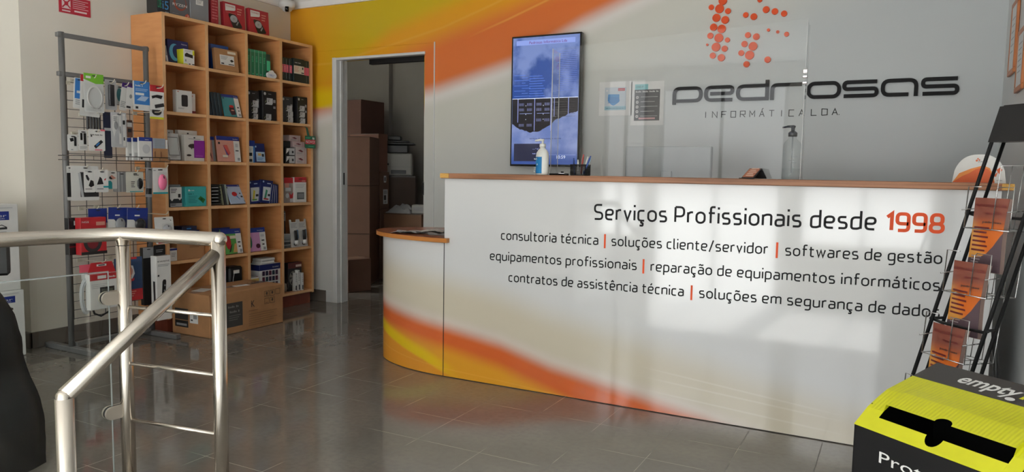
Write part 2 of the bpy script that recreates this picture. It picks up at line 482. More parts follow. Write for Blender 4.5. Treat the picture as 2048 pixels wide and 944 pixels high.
# back wall with the printed mural and the doorway
DX0, DX1, DZ = -4.135, -3.262, 2.012
b = MB()
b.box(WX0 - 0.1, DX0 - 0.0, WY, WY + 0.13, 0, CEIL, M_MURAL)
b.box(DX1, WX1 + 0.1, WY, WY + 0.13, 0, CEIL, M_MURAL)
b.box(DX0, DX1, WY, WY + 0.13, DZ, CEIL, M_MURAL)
struct('wall_back', b)
b = MB(); b.box(WX0 - 0.15, WX0, 2.56, WY + 0.02, 0, CEIL, M_WALL); struct('wall_left', b)
b = MB(); b.box(XL, WX0 - 0.15, 2.56, 2.70, 0, CEIL, M_WALL); struct('wall_left_return', b)
b = MB(); b.box(XL - 0.1, XL, FRONT, 2.70, LOW, CEIL, M_WALL); struct('wall_left_far', b)
b = MB(); b.box(WX1, WX1 + 0.12, FRONT, WY + 0.13, LOW, CEIL, M_WALLG); struct('wall_right', b)
b = MB()
xs = sorted(OPEN)
cur = XL
for x0, x1, z0, z1 in xs:
    b.box(cur, x0, FRONT - 0.15, FRONT, LOW, CEIL, M_WALL)
    b.box(x0, x1, FRONT - 0.15, FRONT, z1, CEIL, M_WALL)
    if z0 > LOW: b.box(x0, x1, FRONT - 0.15, FRONT, LOW, z0, M_WALL)
    cur = x1
b.box(cur, WX1 + 0.12, FRONT - 0.15, FRONT, LOW, CEIL, M_WALL)
struct('wall_front', b)
for i, (x0, x1, z0, z1) in enumerate(OPEN):
    b = MB(); t = 0.05
    b.box(x0, x0 + t, FRONT - 0.1, FRONT - 0.03, z0, z1, M_GREYMETAL); b.box(x1 - t, x1, FRONT - 0.1, FRONT - 0.03, z0, z1, M_GREYMETAL)
    b.box(x0, x1, FRONT - 0.1, FRONT - 0.03, z1 - t, z1, M_GREYMETAL)
    xm = (x0 + x1) / 2; b.box(xm - 0.02, xm + 0.02, FRONT - 0.09, FRONT - 0.04, z0, z1, M_GREYMETAL)
    struct('door_1' if i == 0 else 'window_%d' % i, b)
# storeroom shell
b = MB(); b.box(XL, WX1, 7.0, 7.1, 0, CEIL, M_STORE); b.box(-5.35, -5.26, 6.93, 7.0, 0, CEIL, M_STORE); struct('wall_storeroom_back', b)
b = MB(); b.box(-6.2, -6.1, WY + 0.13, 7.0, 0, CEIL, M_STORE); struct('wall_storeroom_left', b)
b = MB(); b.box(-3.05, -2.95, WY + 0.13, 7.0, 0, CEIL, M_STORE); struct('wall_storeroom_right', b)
# skirting tiles
b = MB(); b.box(WX0, WX0 + 0.012, 2.548, WY, 0, 0.098, M_BASE, 0.002); struct('baseboard_left', b)
b = MB(); b.box(XL, WX0 + 0.012, 2.548, 2.56, 0, 0.098, M_BASE, 0.002); struct('baseboard_return', b)
b = MB(); b.box(WX0, -4.245, WY - 0.012, WY, 0, 0.098, M_BASE, 0.002); struct('baseboard_back', b)
# cornice (stepped plaster moulding)
prof = [(0, 0), (0.018, 0.0), (0.022, 0.012), (0.022, 0.05), (0.05, 0.075), (0.06, 0.10), (0, 0.10)]
b = MB(); b.prism([(WY - u, CEIL - 0.115 + v) for u, v in prof], WX0, WX1, M_CEIL, ax='x'); struct('trim_1', b)
b = MB(); b.prism([(WX0 + u, CEIL - 0.115 + v) for u, v in prof], 2.56, WY, M_CEIL, ax='y'); struct('trim_2', b)
# doorway lining: white reveal on the left, slim white head, thin casing line, strike plate
b = MB()
b.box(DX0 - 0.032, DX0, WY - 0.012, WY + 0.0, 0, DZ + 0.012, M_FRAME, 0.002)
b.box(DX0, DX0 + 0.012, WY - 0.012, WY + 0.125, 0, DZ, M_FRAME, 0.002)
b.box(DX0 + 0.012, DX0 + 0.022, WY + 0.035, WY + 0.06, 0, DZ, M_FRAME)
b.box(DX0, DX1 + 0.006, WY - 0.010, WY + 0.05, DZ - 0.010, DZ + 0.010, M_FRAME, 0.002)
b.box(DX0 - 0.115, DX0 - 0.034, WY - 0.008, WY, 0, 0.098, M_FRAME, 0.002)
struct('trim_3', b)
b = MB()
b.box(-3.176, -3.168, WY - 0.006, WY, 0, 2.088, M_FRAME); b.box(-4.37, -3.176, WY - 0.003, WY, 2.083, 2.088, M_MURAL)
struct('trim_4', b)
b = MB(); b.box(DX1 - 0.03, DX1 + 0.13, WY + 0.035, WY + 0.075, 0.004, DZ - 0.012, M_LEAFM, 0.003)
door = struct('door_2', b)
b = MB(); b.prism([(-3.283, 0.93), (-3.272, 0.95), (-3.272, 1.02), (-3.283, 1.03), (-3.294, 0.99)], WY + 0.010, WY + 0.036, M_BLACK); b.build('handle', door)
b = MB(); b.box(DX0 + 0.012, DX0 + 0.0145, WY + 0.062, WY + 0.085, 0.99, 1.09, M_BLACK); o = b.build('strike_plate', bpy.data.objects['trim_3'])
b = MB(); b.box(-3.86, DX1, WY + 0.08, WY + 0.125, DZ - 0.045, DZ - 0.001, M_BLACK, 0.002); b.build('door_track', bpy.data.objects['trim_3'])

# ------------------------------------------------------------------ reception counter
CF = 3.334
CT = 1.107
ctr = empty('reception_counter', 'long white reception counter with orange mural print, black lettering and a rounded low end', 'counter', (-0.9, CF, 0))
def cp(mb, name, parent=None, uv=None):
    if parent is None:
        mb.v = [(x + 0.9, y - CF, z) for x, y, z in mb.v]; parent = ctr
    else:
        mb.v = [(x + 0.9, y - CF, z) for x, y, z in mb.v]
    return mb.build(name, parent)
XA, XB = -2.158, 0.338
b = MB()
N = 24
for i in range(N + 1):
    x = XA + (XB - XA) * i / N
    b.v += [(x, CF, 0.004), (x, CF, CT - 0.028)]
b.uv = [(x, z) for x, y, z in b.v]
k = b.slot(M_CMUR)
for i in range(N): b.f.append((2 * i, 2 * i + 2, 2 * i + 3, 2 * i + 1)); b.mi.append(k); b.sm.append(False)
# thickness behind the printed face
nv = len(b.v); b.box(XA, XB, CF + 0.0005, CF + 0.02, 0.004, CT - 0.028, M_WHITE); b.uv += [(0, 0.9)] * (len(b.v) - nv)
fp = cp(b, 'front_panel')
b = MB(); b.box(XA, XA + 0.02, CF + 0.02, CF + 0.34, 0, CT - 0.028, M_WHITE); cp(b, 'side_panel')
b = MB(); b.box(XA - 0.003, XA + 0.001, CF - 0.001, CF + 0.01, 0.004, 0.735, M_BLACK); cp(b, 'joint_strip')
b = MB(); b.box(XB - 0.02, XB, CF + 0.02, CF + 0.34, 0, CT - 0.028, M_WHITE); cp(b, 'side_panel')
b = MB(); b.box(-2.17, 0.372, CF - 0.024, CF + 0.36, CT - 0.027, CT, M_TOPEDGE, 0.002)
top = cp(b, 'countertop')
b = MB(); b.box(-2.172, -2.118, CF - 0.0275, CF - 0.022, CT - 0.024, CT - 0.001, M_RAWEDGE); cp(b, 'raw_edge', top); b = MB(); b.box(0.335, 0.374, CF - 0.0275, CF - 0.022, CT - 0.024, CT - 0.001, M_RAWEDGE); cp(b, 'raw_edge', top)
b = MB(); b.box(XA + 0.02, XB - 0.02, CF + 0.30, CF + 0.95, 0.715, 0.74, M_TOP, 0.002); cp(b, 'worktop')
# rounded low end
EX, EY, EA, EB = -2.16, CF + 0.335, 0.615, 0.335
b = MB(); arc = []
NS = 36
for i in range(NS + 1):
    a = -PI / 2 - PI * i / NS
    arc.append((EX + EA * math.cos(a), EY + EB * math.sin(a)))
sl = [0.0]
for (x0, y0), (x1, y1) in zip(arc[:-1], arc[1:]): sl.append(sl[-1] + math.hypot(x1 - x0, y1 - y0))
for (x, y), l in zip(arc, sl): b.v += [(x, y, 0.004), (x, y, 0.732)]
b.uv = []
for l in sl: b.uv += [(EX - l, 0.004), (EX - l, 0.732)]
k = b.slot(M_CMUR)
for i in range(NS): b.f.append((2 * i, 2 * i + 1, 2 * i + 3, 2 * i + 2)); b.mi.append(k); b.sm.append(True)
nv = len(b.v)
inn = [(EX + (EA - 0.012) * math.cos(-PI / 2 - PI * i / NS), EY + (EB - 0.012) * math.sin(-PI / 2 - PI * i / NS)) for i in range(NS + 1)]
for x, y in inn: b.v += [(x, y, 0.004), (x, y, 0.732)]
b.uv += [(0, .9)] * (len(b.v) - nv); k = b.slot(M_WHITE)
for i in range(NS): b.f.append((nv + 2 * i, nv + 2 * i + 2, nv + 2 * i + 3, nv + 2 * i + 1)); b.mi.append(k); b.sm.append(True)
cp(b, 'curved_panel')
b = MB()
outl = [(EX + (EA + 0.045) * math.cos(-PI / 2 - PI * i / NS), EY + (EB + 0.03) * math.sin(-PI / 2 - PI * i / NS)) for i in range(NS + 1)]
poly = [(EX + 0.035, CF - 0.03), (EX + 0.035, CF - 0.003), (EX - 0.004, CF - 0.003), (EX - 0.004, EY + EB + 0.03)] + outl[::-1]
poly2 = poly[:-1] if poly[-1] == poly[0] else poly
b.prism(poly2, 0.737, 0.760, M_LOWEDGE, ax='z'); 
b.prism(poly2, 0.7601, 0.7606, M_TOP, ax='z')
cp(b, 'low_top')
# ------------------------------------------------------------------ stroke letters and wall sign
def offset_stroke(pts, wd, closed=False):
    P = [Vector(p) for p in pts]; n = len(P); L = []; Rr = []
    for i in range(n):
        if closed: a, c = P[(i - 1) % n], P[(i + 1) % n]
        else: a, c = P[max(0, i - 1)], P[min(n - 1, i + 1)]
        d0 = (P[i] - a); d1 = (c - P[i])
        if d0.length < 1e-9: d0 = d1
        if d1.length < 1e-9: d1 = d0
        d0 = d0.normalized(); d1 = d1.normalized()
        n0 = Vector((-d0.y, d0.x)); n1 = Vector((-d1.y, d1.x)); mm = (n0 + n1)
        if mm.length < 1e-6: mm = n0.copy()
        mm.normalize(); k = wd / 2 / max(0.4, mm.dot(n0))
        L.append(P[i] + mm * k); Rr.append(P[i] - mm * k)
    return L, Rr
def stroke(mb, pts, wd, y0, y1, M, closed=False):
    """raised letter stroke in the x/z plane, from y0 (wall side) to y1 (front)"""
    L, Rr = offset_stroke(pts, wd, closed); n = len(L)
    vs = []
    for l, r in zip(L, Rr): vs += [(l.x, y1, l.y), (r.x, y1, r.y), (l.x, y0, l.y), (r.x, y0, r.y)]
    fs = []
    for i in range(n if closed else n - 1):
        a, c = 4 * i, 4 * ((i + 1) % n)
        fs += [(a, a + 1, c + 1, c), (a + 2, a, c, c + 2), (a + 1, a + 3, c + 3, c + 1), (a + 3, a + 2, c + 2, c + 3)]
    if not closed: fs += [(0, 2, 3, 1), (4 * n - 4, 4 * n - 3, 4 * n - 1, 4 * n - 2)]
    mb.add(vs, fs, M)
def rpath(pts, rad, seg=6):
    """polyline with rounded corners"""
    P = [Vector(p) for p in pts]; out = [P[0]]
    for i in range(1, len(P) - 1):
        a, c, e2 = P[i - 1], P[i], P[i + 1]
        r = min(rad, (a - c).length * 0.5, (e2 - c).length * 0.5)
        s0 = c + (a - c).normalized() * r; s1 = c + (e2 - c).normalized() * r
        for k in range(seg + 1):
            t = k / seg; out.append(s0 * (1 - t) ** 2 + c * 2 * t * (1 - t) + s1 * t * t)
    out.append(P[-1])
    return out
def rclosed(w, h, r, seg=6):
    out = []
    for cx, cz, a0 in ((w - r, h - r, 0), (r, h - r, 90), (r, r, 180), (w - r, r, 270)):
        for k in range(seg + 1):
            a = R(a0 + 90 * k / seg); out.append(Vector((cx + r * math.cos(a), cz + r * math.sin(a))))
    return out
# ------------------------------------------------------------------ squared sans lettering on the counter front
def glyph(ch):
    """skeleton strokes (x-height 1) and advance width of one letter"""
    acc = {'á': ('a', 'ac'), 'ç': ('c', 'ce'), 'ã': ('a', 'ti'), 'õ': ('o', 'ti'), 'é': ('e', 'ac'), 'ê': ('e', 'ci')}
    if ch in acc:
        st, w_ = glyph(acc[ch][0]); st = list(st); c = w_ / 2; k = acc[ch][1]
        if k == 'ac': st.append([(c - .04, 1.2), (c + .16, 1.46)])
        if k == 'ci': st.append([(c - .2, 1.22), (c, 1.42), (c + .2, 1.22)])
        if k == 'ti': st.append(rpath([(c - .27, 1.24), (c - .12, 1.38), (c + .12, 1.24), (c + .27, 1.38)], .1))
        if k == 'ce': st.append(rpath([(c + .02, 0), (c - .02, -.16), (c + .16, -.18), (c + .14, -.42), (c - .14, -.40)], .08))
        return st, w_
    w_ = .66; Rp = rpath
    G = {'n': ([[(0, 0), (0, 1)], Rp([(0, .84), (.24, 1), (w_, 1), (w_, 0)], .3)], w_),
         'a': ([Rp([(.06, 1), (.62, 1), (.62, 0)], .28), Rp([(.62, .56), (0, .56), (0, 0), (.42, 0), (.62, .12)], .26)], .62),
         'c': ([Rp([(.56, 1), (0, 1), (0, 0), (.56, 0)], .36)], .56), 'd': ([Rp([(w_, 1), (0, 1), (0, 0), (.44, 0), (w_, .12)], .36), [(w_, 0), (w_, 1.48)]], w_),
         'e': ([Rp([(.62, 0), (0, 0), (0, 1), (w_, 1), (w_, .48), (0, .48)], .34)], w_), 'f': ([Rp([(.16, 0), (.16, 1.46), (.54, 1.46)], .3), [(-.02, .98), (.5, .98)]], .46),
         'g': ([Rp([(w_, 1), (0, 1), (0, .1), (.44, .1), (w_, .2)], .34), Rp([(w_, 1), (w_, -.42), (.06, -.42)], .32)], w_), 'i': ([[(0, 0), (0, 1)], [(0, 1.26), (0, 1.46)]], 0.0),
         'l': ([Rp([(0, 1.48), (0, 0), (.2, 0)], .18)], .14), 'm': ([[(0, 0), (0, 1)], Rp([(0, .84), (.2, 1), (.56, 1), (.56, 0)], .26), Rp([(.56, .84), (.76, 1), (1.12, 1), (1.12, 0)], .26)], 1.12),
         'o': ([[tuple(q) for q in rclosed(.70, 1.0, .35)] + ['closed']], .70), 'p': ([Rp([(0, 1), (w_, 1), (w_, 0), (0, 0)], .36), [(0, 1), (0, -.44)]], w_),
         'q': ([Rp([(w_, 1), (0, 1), (0, 0), (.44, 0), (w_, .12)], .36), [(w_, 1), (w_, -.44)]], w_), 'r': ([[(0, 0), (0, 1)], Rp([(0, .82), (.2, 1), (.42, 1)], .16)], .38),
         's': ([Rp([(.54, 1), (0, 1), (0, .53), (.57, .49), (.57, 0), (0, 0)], .22)], .57), 't': ([Rp([(.14, 1.28), (.14, 0), (.5, 0)], .26), [(-.04, .98), (.48, .98)]], .46),
         'u': ([Rp([(0, 1), (0, 0), (.44, 0), (w_, .14)], .3), [(w_, 1), (w_, 0)]], w_), 'v': ([[(0, 1), (.3, 0), (.6, 1)]], .6), 'w': ([[(0, 1), (.24, 0), (.48, .92), (.72, 0), (.96, 1)]], .96),
         'S': ([Rp([(.70, 1.38), (0, 1.38), (0, .74), (.74, .66), (.74, 0), (0, 0)], .3)], .74), 'P': ([[(0, 0), (0, 1.38)], Rp([(0, 1.38), (.76, 1.38), (.76, .56), (0, .56)], .38)], .76),
         '/': ([[(0, -.12), (.5, 1.48)]], .5), '1': ([[(0, 1.10), (.32, 1.38), (.32, 0)]], .34), '9': ([Rp([(.78, .62), (0, .62), (0, 1.38), (.78, 1.38), (.78, 0), (.08, 0)], .3)], .78),
         '8': ([[tuple(q) for q in rclosed(.80, .70, .3)] + ['closed'], [(x + .05, z + .70) for x, z in rclosed(.70, .68, .28)] + ['closed']], .80)}
    return G[ch]
def sign_text(st, x0, x1, z0, xh, M, name='lettering', wt=.185, slope=0.009):
    pen = 0.0; words = [[]]
    for ch in st:
        if ch == ' ': pen += .46; words.append([]); continue
        sts, w_ = glyph(ch); words[-1].append((pen, sts)); pen += w_ + .20 + .16
    k_ = 0; tot = pen - .36 + wt; kx = (x1 - x0) / tot
    for glyphs in words:            # every word is a piece of vinyl of its own
        b = MB()
        for px, sts in glyphs:
            for pl in sts:
                cl = pl[-1] == 'closed'; pts = pl[:-1] if cl else pl
                P = [(x0 + (px + wt / 2 + u[0]) * kx, z0 + (u[1] * (1 - wt * .5) + wt * .25 if 0 <= u[1] <= 1.01 else u[1]) * xh) for u in pts]
                P = [(x, z + slope * (x - x0)) for x, z in P]
                k_ += 1; stroke(b, P, wt * xh, CF - 0.0004, CF - 0.0008 - 0.00012 * (k_ % 6), M, cl)
        o = cp(b, name, fp)
    return o
sign_text('Serviços Profissionais desde', -1.304, -0.080, 0.8985, 0.0510, M_INK)
o = sign_text('1998', -0.049, 0.160, 0.9085, 0.0505, M_ORVINYL, wt=.27); o['label'] = 'orange year'
for st_, xa_, xb_, za_ in (('consultoria técnica', -1.812, -1.277, .7715), ('soluções cliente/servidor', -1.211, -.494, .777), ('softwares de gestão', -.425, .159, .783), ('equipamentos profissionais', -1.876, -1.081, .662),
        ('reparação de equipamentos informáticos', -1.015, .158, .670), ('contratos de assistência técnica', -1.764, -.854, .557), ('soluções em segurança de dados', -.785, .163, .566)):
    sign_text(st_, xa_, xb_, za_, 0.0325, M_INK)
for x, z in ((-1.244, 0.776), (-0.458, 0.783), (-1.049, 0.669), (-0.819, 0.565)):
    b = MB(); b.ink(x - 0.0045, x + 0.0045, z - 0.014, z + 0.054, M_ORVINYL, 2, CF); o = cp(b, 'divider_bar', fp); o['label'] = 'orange divider bar'

sign = empty('wall_sign', 'black raised company name with orange dots above on the grey back wall', 'sign', (-0.55, WY, 1.58))
SW = 0.0205
def letter(ch, x0, x1, hh=0.099, zb=0.0):
    w0 = x1 - x0 - SW; h = hh - SW; b = MB(); z = SW / 2
    b.X = Matrix.Translation((x0 + 0.55 + SW / 2, 0, zb + z))
    y0, y1 = -0.004, -0.020
    S = lambda p, r=0.03, c=False: stroke(b, p if c else rpath(p, r), SW, y0, y1, M_INK, c)
    if ch == 'p': S([(0, -0.022), (0, h), (w0, h), (w0, 0), (0.01, 0)], 0.038)
    if ch == 'e': S([(w0, 0), (0, 0), (0, h), (w0, h), (w0, h * 0.5), (0.028, h * 0.5)], 0.036)
    if ch == 'd': S([(w0, h), (0, h), (0, 0), (w0, 0)], 0.038); S([(w0, -SW / 2), (w0, h * 1.42)], 0.01)
    if ch == 'r': S([(0, -SW / 2), (0, h), (w0, h)], 0.03)
    if ch == 'o': S(rclosed(w0, h, 0.034), 0, True)
    if ch == 's': S([(w0, h), (0, h), (0, h * 0.5), (w0, h * 0.5), (w0, 0), (0, 0)], 0.02)
    if ch == 'a': S([(w0 * 0.78, 0), (0, 0), (0, h), (w0, h), (w0, -SW / 2)], 0.036)
    return b.build('letter', sign)
ltr = [('p', -1.331, -1.141), ('e', -1.130, -0.947), ('d', -0.934, -0.741), ('r', -0.732, -0.545), ('o', -0.527, -0.340), ('s', -0.334, -0.143), ('a', -0.133, 0.054), ('s', 0.066, 0.251)]
for ch, x0, x1 in ltr: letter(ch, x0, x1)
dots = [(-1.108, 2.163, .0163), (-1.057, 2.15, .0268), (-1.005, 2.131, .0175), (-1.074, 2.096, .0245), (-1.02, 2.079, .0233), (-1.089, 2.04, .0222), (-1.039, 2.026, .0257), (-1.107, 1.989, .0187), (-1.054, 1.972, .0268), (-1.001, 1.956, .0152), (-1.124, 1.935, .007), (-1.069, 1.917, .0268), (-1.016, 1.904, .0187), (-1.087, 1.866, .0187), (-1.034, 1.85, .0222), (-.897, 2.099, .0163), (-.849, 2.085, .0198), (-.779, 2.121, .0198), (-.728, 2.106, .0187), (-.675, 2.089, .0175), (-.76, 1.999, .0093), (-.706, 1.984, .0093), (-.655, 1.967, .014), (-.879, 1.977, .0175), (-.829, 1.964, .0198), (-.897, 1.925, .0187), (-.846, 1.908, .0257), (-.914, 1.872, .0175), (-.864, 1.856, .0268), (-.88, 1.802, .0187), (-.757, 1.823, .0187), (-1.039, 2.197, .0257), (-.818, 2.181, .014)]
for x, z, r in dots:
    b = MB(); b.prism([(x + 0.55 + r * math.cos(2 * PI * k / 26), z - 1.58 + r * math.sin(2 * PI * k / 26)) for k in range(26)], -0.012, -0.001, M_ORVINYL); b.build('disc', sign)
# thin line lettering below the name
b = MB(); b.X = Matrix.Translation((0.55, 0, -1.58))
thin = {'I': [[(.5, 0), (.5, 1)]], 'N': [[(0, 0), (0, 1), (1, 0), (1, 1)]], 'F': [[(0, 0), (0, 1), (1, 1)], [(0, .5), (.85, .5)]], 'O': [[(0, 0), (0, 1), (1, 1), (1, 0), (0, 0)]],
        'R': [[(0, 0), (0, 1), (1, 1), (1, .45), (0, .45)], [(.45, .45), (1, 0)]], 'M': [[(0, 0), (0, 1), (.5, .35), (1, 1), (1, 0)]], 'A': [[(0, 0), (.5, 1), (1, 0)], [(.2, .35), (.8, .35)]],
        'Á': [[(0, 0), (.5, 1), (1, 0)], [(.2, .35), (.8, .35)], [(.45, 1.15), (.75, 1.4)]], 'T': [[(0, 1), (1, 1)], [(.5, 1), (.5, 0)]], 'C': [[(1, 1), (0, 1), (0, 0), (1, 0)]],
        'L': [[(0, 1), (0, 0), (1, 0)]], 'D': [[(0, 0), (0, 1), (1, .95), (1, .05), (0, 0)]], '.': [[(0, 0), (0, .12)]]}
word = 'INFORMÁTICA'
def thin_letter(ch, x, z, w_):
    b = MB(); b.X = Matrix.Translation((0.55, 0, -1.58))
    for pl in thin[ch]: stroke(b, [(x + u * w_, z + v * 0.037) for u, v in pl], 0.0042, -0.001, -0.003, M_INK)
    b.build('small_letter', sign)
for i, ch in enumerate(word): thin_letter(ch, -1.133 + i * 0.0569, 1.482, 0.029)
for ch, x in (('L', -0.496), ('D', -0.438), ('A', -0.382), ('.', -0.344)): thin_letter(ch, x, 1.484, 0.03)


# ------------------------------------------------------------------ wall television
def screen_mat():
    B = NB('television_picture')
    t = B.n('ShaderNodeTexCoord'); sp = B.n('ShaderNodeSeparateXYZ'); B.nt.links.new(t.outputs['Object'], sp.inputs[0])
    z = sp.outputs[2]
    f = B.noise(t.outputs['Object'], 5.5, 5.0)
    sky = B.mix(B.rng(B.math('ADD', f, B.rng(z, -0.1, 0.38, -0.10, 0.13)), 0.45, 0.66), (38, 78, 158), (124, 146, 206))
    cloud = B.mix(B.rng(f, 0.35, 0.65), (106, 128, 190), (150, 164, 214))
    low = B.mix(B.rng(z, -0.30, -0.42), cloud, (58, 88, 162))
    c = B.mix(B.rng(z, 0.018, 0.020), low, sky)
    B.b.inputs['Base Color'].default_value = (0.01, 0.01, 0.012, 1)
    B.b.inputs['Roughness'].default_value = 0.12
    B.nt.links.new(c, B.b.inputs['Emission Color']); B.b.inputs['Emission Strength'].default_value = 1.05
    return B.M
TVX, TVZ, TVW, TVH, TVY = -2.207, 1.612, 0.528, 0.90, 4.660
tv = empty('wall_television', 'upright wall television showing blue sky and server racks behind the counter', 'television', (TVX, WY, TVZ))
b = MB(); b.box(-TVW / 2, TVW / 2, TVY - WY, TVY - WY + 0.035, -TVH / 2, TVH / 2, M_BLACKGLOSS, 0.003); b.box(-0.2, 0.2, TVY - WY + 0.03, TVY - WY + 0.06, -0.3, 0.3, M_BLACK, 0.004); case = b.build('bezel', tv)
b = MB(); b.box(-0.1, 0.1, TVY - WY + 0.055, -0.001, -0.12, 0.12, M_GREYMETAL, 0.003); b.build('wall_bracket', tv)
MS = screen_mat(); yf = TVY - WY
E_ = lambda rgb, s=1.05: pal(rgb, 0.2, 0, 0.5, 0.0, emit=s)
b = MB(); b.ink(-TVW / 2 + 0.012, TVW / 2 - 0.012, -TVH / 2 + 0.014, TVH / 2 - 0.012, MS, 2, yf); scr = b.build('screen', tv)
b = MB()
DK = E_((28, 26, 34), 0.7); LN = E_((150, 162, 214)); WT = E_((205, 212, 235)); RED = E_((96, 40, 92)); DK2 = E_((36, 40, 66), 0.7)
hw = TVW / 2 - 0.014
zt, zb_ = 0.017, -0.205
ragged = []
for k in range(41):
    u = k / 40; base_ = zb_ + 0.045 - 0.05 * math.sin(PI * min(1, u * 1.5)) + 0.085 * max(0, u - 0.45) / 0.55
    ragged.append((-hw + 2 * hw * u, base_ + 0.014 * noise.noise((u * 9, 1.7, 0)) + 0.008 * noise.noise((u * 24, 4.2, 0))))
for (ua, va), (ub, vb) in zip(ragged[:-1], ragged[1:]): b.inkpoly([(ua, va), (ub, vb), (ub, zt), (ua, zt)], DK, 3, yf)
b.ink(-hw, hw, zt, zt + 0.004, WT, 4, yf)
for i, x in enumerate((-hw + 0.045, -hw + 0.175, -hw + 0.30, -hw + 0.325, -hw + 0.43)):
    b.ink(x - 0.0028, x + 0.0028, zb_ + (0.0 if i in (1, 2) else 0.06 + 0.012 * i), zt, E_((118, 126, 178)), 5, yf)
for x0 in (-hw + 0.055, -hw + 0.19):
    for k in range(6):
        for row, zz in ((0, -0.022), (1, -0.058), (2, -0.165 if x0 < -hw + 0.1 else -0.13)):
            for sg in (0, 1):
                xx = x0 + k * 0.0068 + sg * 0.062
                b.ink(xx, xx + 0.0022, zz - 0.009, zz + 0.010, E_((112, 118, 160)), 5, yf)
    b.ink(x0 + 0.004, x0 + 0.10, -0.085, -0.083, LN, 5, yf)
    for zz in (-0.03, -0.09, -0.125): b.inkell(x0 + 0.052, zz, 0.003, 0.003, WT, 5, yf, 8)
for k in range(7): b.ink(hw - 0.19 + 0.02 * (k % 3), hw - 0.02, -0.012 - k * 0.016, -0.010 - k * 0.016, E_((70, 66, 70), .7), 5, yf)
for k in range(9): b.ink(-hw + 0.012 + 0.06 * (k % 2), -hw + 0.10 + 0.02 * (k % 3), 0.18 - k * 0.018, 0.183 - k * 0.018, E_((82, 112, 186)), 4, yf); b.ink(-hw + 0.13, -hw + 0.23 + 0.01 * (k % 3), 0.17 - k * 0.017, 0.173 - k * 0.017, E_((82, 112, 190)), 4, yf)
for k in range(22): b.ink(hw - 0.16 + 0.012 * (k % 3), hw - 0.012, 0.33 - k * 0.0125, 0.3325 - k * 0.0125, E_((86, 106, 176)), 4, yf)
b.ink(-hw + 0.025, hw - 0.03, 0.385, 0.418, E_((120, 138, 198)), 3, yf)
b.text('Pedrosas Informática Lda', -0.125, 0.16, 0.391, 0.019, RED, 6, yf)
b.text('serviços de manutenção técnica', -0.11, 0.13, -0.262, 0.0105, E_((30, 34, 74), .6), 6, yf)
b.ink(-hw + 0.018, -0.015, -0.415, -0.293, DK2, 3, yf)
b.text('--°C', -0.085, -0.03, -0.335, 0.011, LN, 6, yf); b.text('10:59', 0.10, 0.165, -0.395, 0.022, WT, 6, yf)
b.bars(-0.085, -0.045, -0.365, 0.006, LN, 6, yf); b.ink(0.0, hw - 0.01, -0.37, -0.3685, LN, 4, yf)
b.build('picture_details', scr)

# ------------------------------------------------------------------ posters, framed pictures, sign, camera
def sheet(name, label, cat, x0, x1, z0, z1, group=None):
    b = MB(); return b, (lambda: tag(b.build(name, None, ((x0 + x1) / 2, WY, (z0 + z1) / 2)), label, cat, group))
def poster_mask():
    b = MB(); W2, H2 = 0.115, 0.112
    b.box(-W2, W2, -0.0022, -0.0008, -H2, H2, pal((226, 226, 224), 0.3), 0.0)
    yf = -0.0022
    b.ink(-0.075, 0.075, -0.075, 0.075, pal((196, 206, 214), 0.4), 1, yf); b.ink(-0.075, 0.075, -0.075, -0.05, pal((150, 190, 204), 0.4), 2, yf)
    b.ink(0.018, 0.066, 0.05, 0.068, pal((170, 44, 60), 0.4), 2, yf); b.text('COVID-19', 0.022, 0.062, 0.055, 0.007, pal((230, 220, 220)), 3, yf)
    b.inkpoly([(-0.053, 0.012), (-0.05, 0.03), (0.028, 0.028), (0.028, 0.0), (0.032, -0.014), (0.02, -0.028), (-0.002, -0.042), (-0.014, -0.046), (-0.03, -0.038), (-0.053, -0.014)], pal((70, 140, 196), 0.5), 2, yf)
    for k in range(4): b.inkpoly([(-0.052, 0.008 - k * .011), (0.028, 0.006 - k * .009), (0.028, 0.003 - k * .009), (-0.052, 0.004 - k * .011)], pal((48, 108, 170), 0.5), 3, yf)
    b.inkell(-0.06, 0.054, 0.006, 0.006, pal((232, 232, 232)), 2, yf, 10)
    b.bars(-0.065, 0.06, -0.066, 0.005, pal((50, 96, 130)), 3, yf)
    tag(b.build('poster', None, (-1.723, WY, 1.620)), 'white notice with a blue face mask picture on the back wall', 'poster')
def poster_rules():
    b = MB(); W2, H2 = 0.112, 0.142; yf = -0.0022
    b.box(-W2, W2, -0.0022, -0.0008, -H2, H2, pal((226, 226, 224), 0.3), 0.0)
    b.ink(-0.088, 0.084, -0.112, 0.090, pal((74, 74, 76), 0.4), 1, yf); b.ink(-0.086, 0.003, 0.09, 0.125, pal((134, 192, 196), 0.4), 2, yf)
    b.text('COVID-19', -0.08, -0.03, 0.102, 0.013, pal((40, 70, 76)), 3, yf)
    wt = pal((206, 206, 204), 0.4)
    b.bars(-0.08, 0.075, 0.072, 0.010, wt, 3, yf)
    for k in range(5):
        z = 0.040 - k * 0.031
        b.inkell(-0.068, z, 0.010, 0.010, wt, 3, yf, 12); b.inkell(-0.068, z, 0.006, 0.006, pal((74, 74, 76), 0.4), 4, yf, 10); b.ink(-0.07, -0.066, z - 0.006, z + 0.006, wt, 5, yf)
        b.ink(-0.045, 0.07 - 0.02 * (k % 2), z + 0.001, z + 0.0035, wt, 3, yf)
    b.ink(-0.056, 0.055, -0.103, -0.092, pal((206, 160, 164), 0.4), 3, yf)
    tag(b.build('poster', None, (-1.502, WY, 1.583)), 'dark grey rules notice with white icons and a turquoise tab on the back wall', 'poster')
poster_mask(); poster_rules()
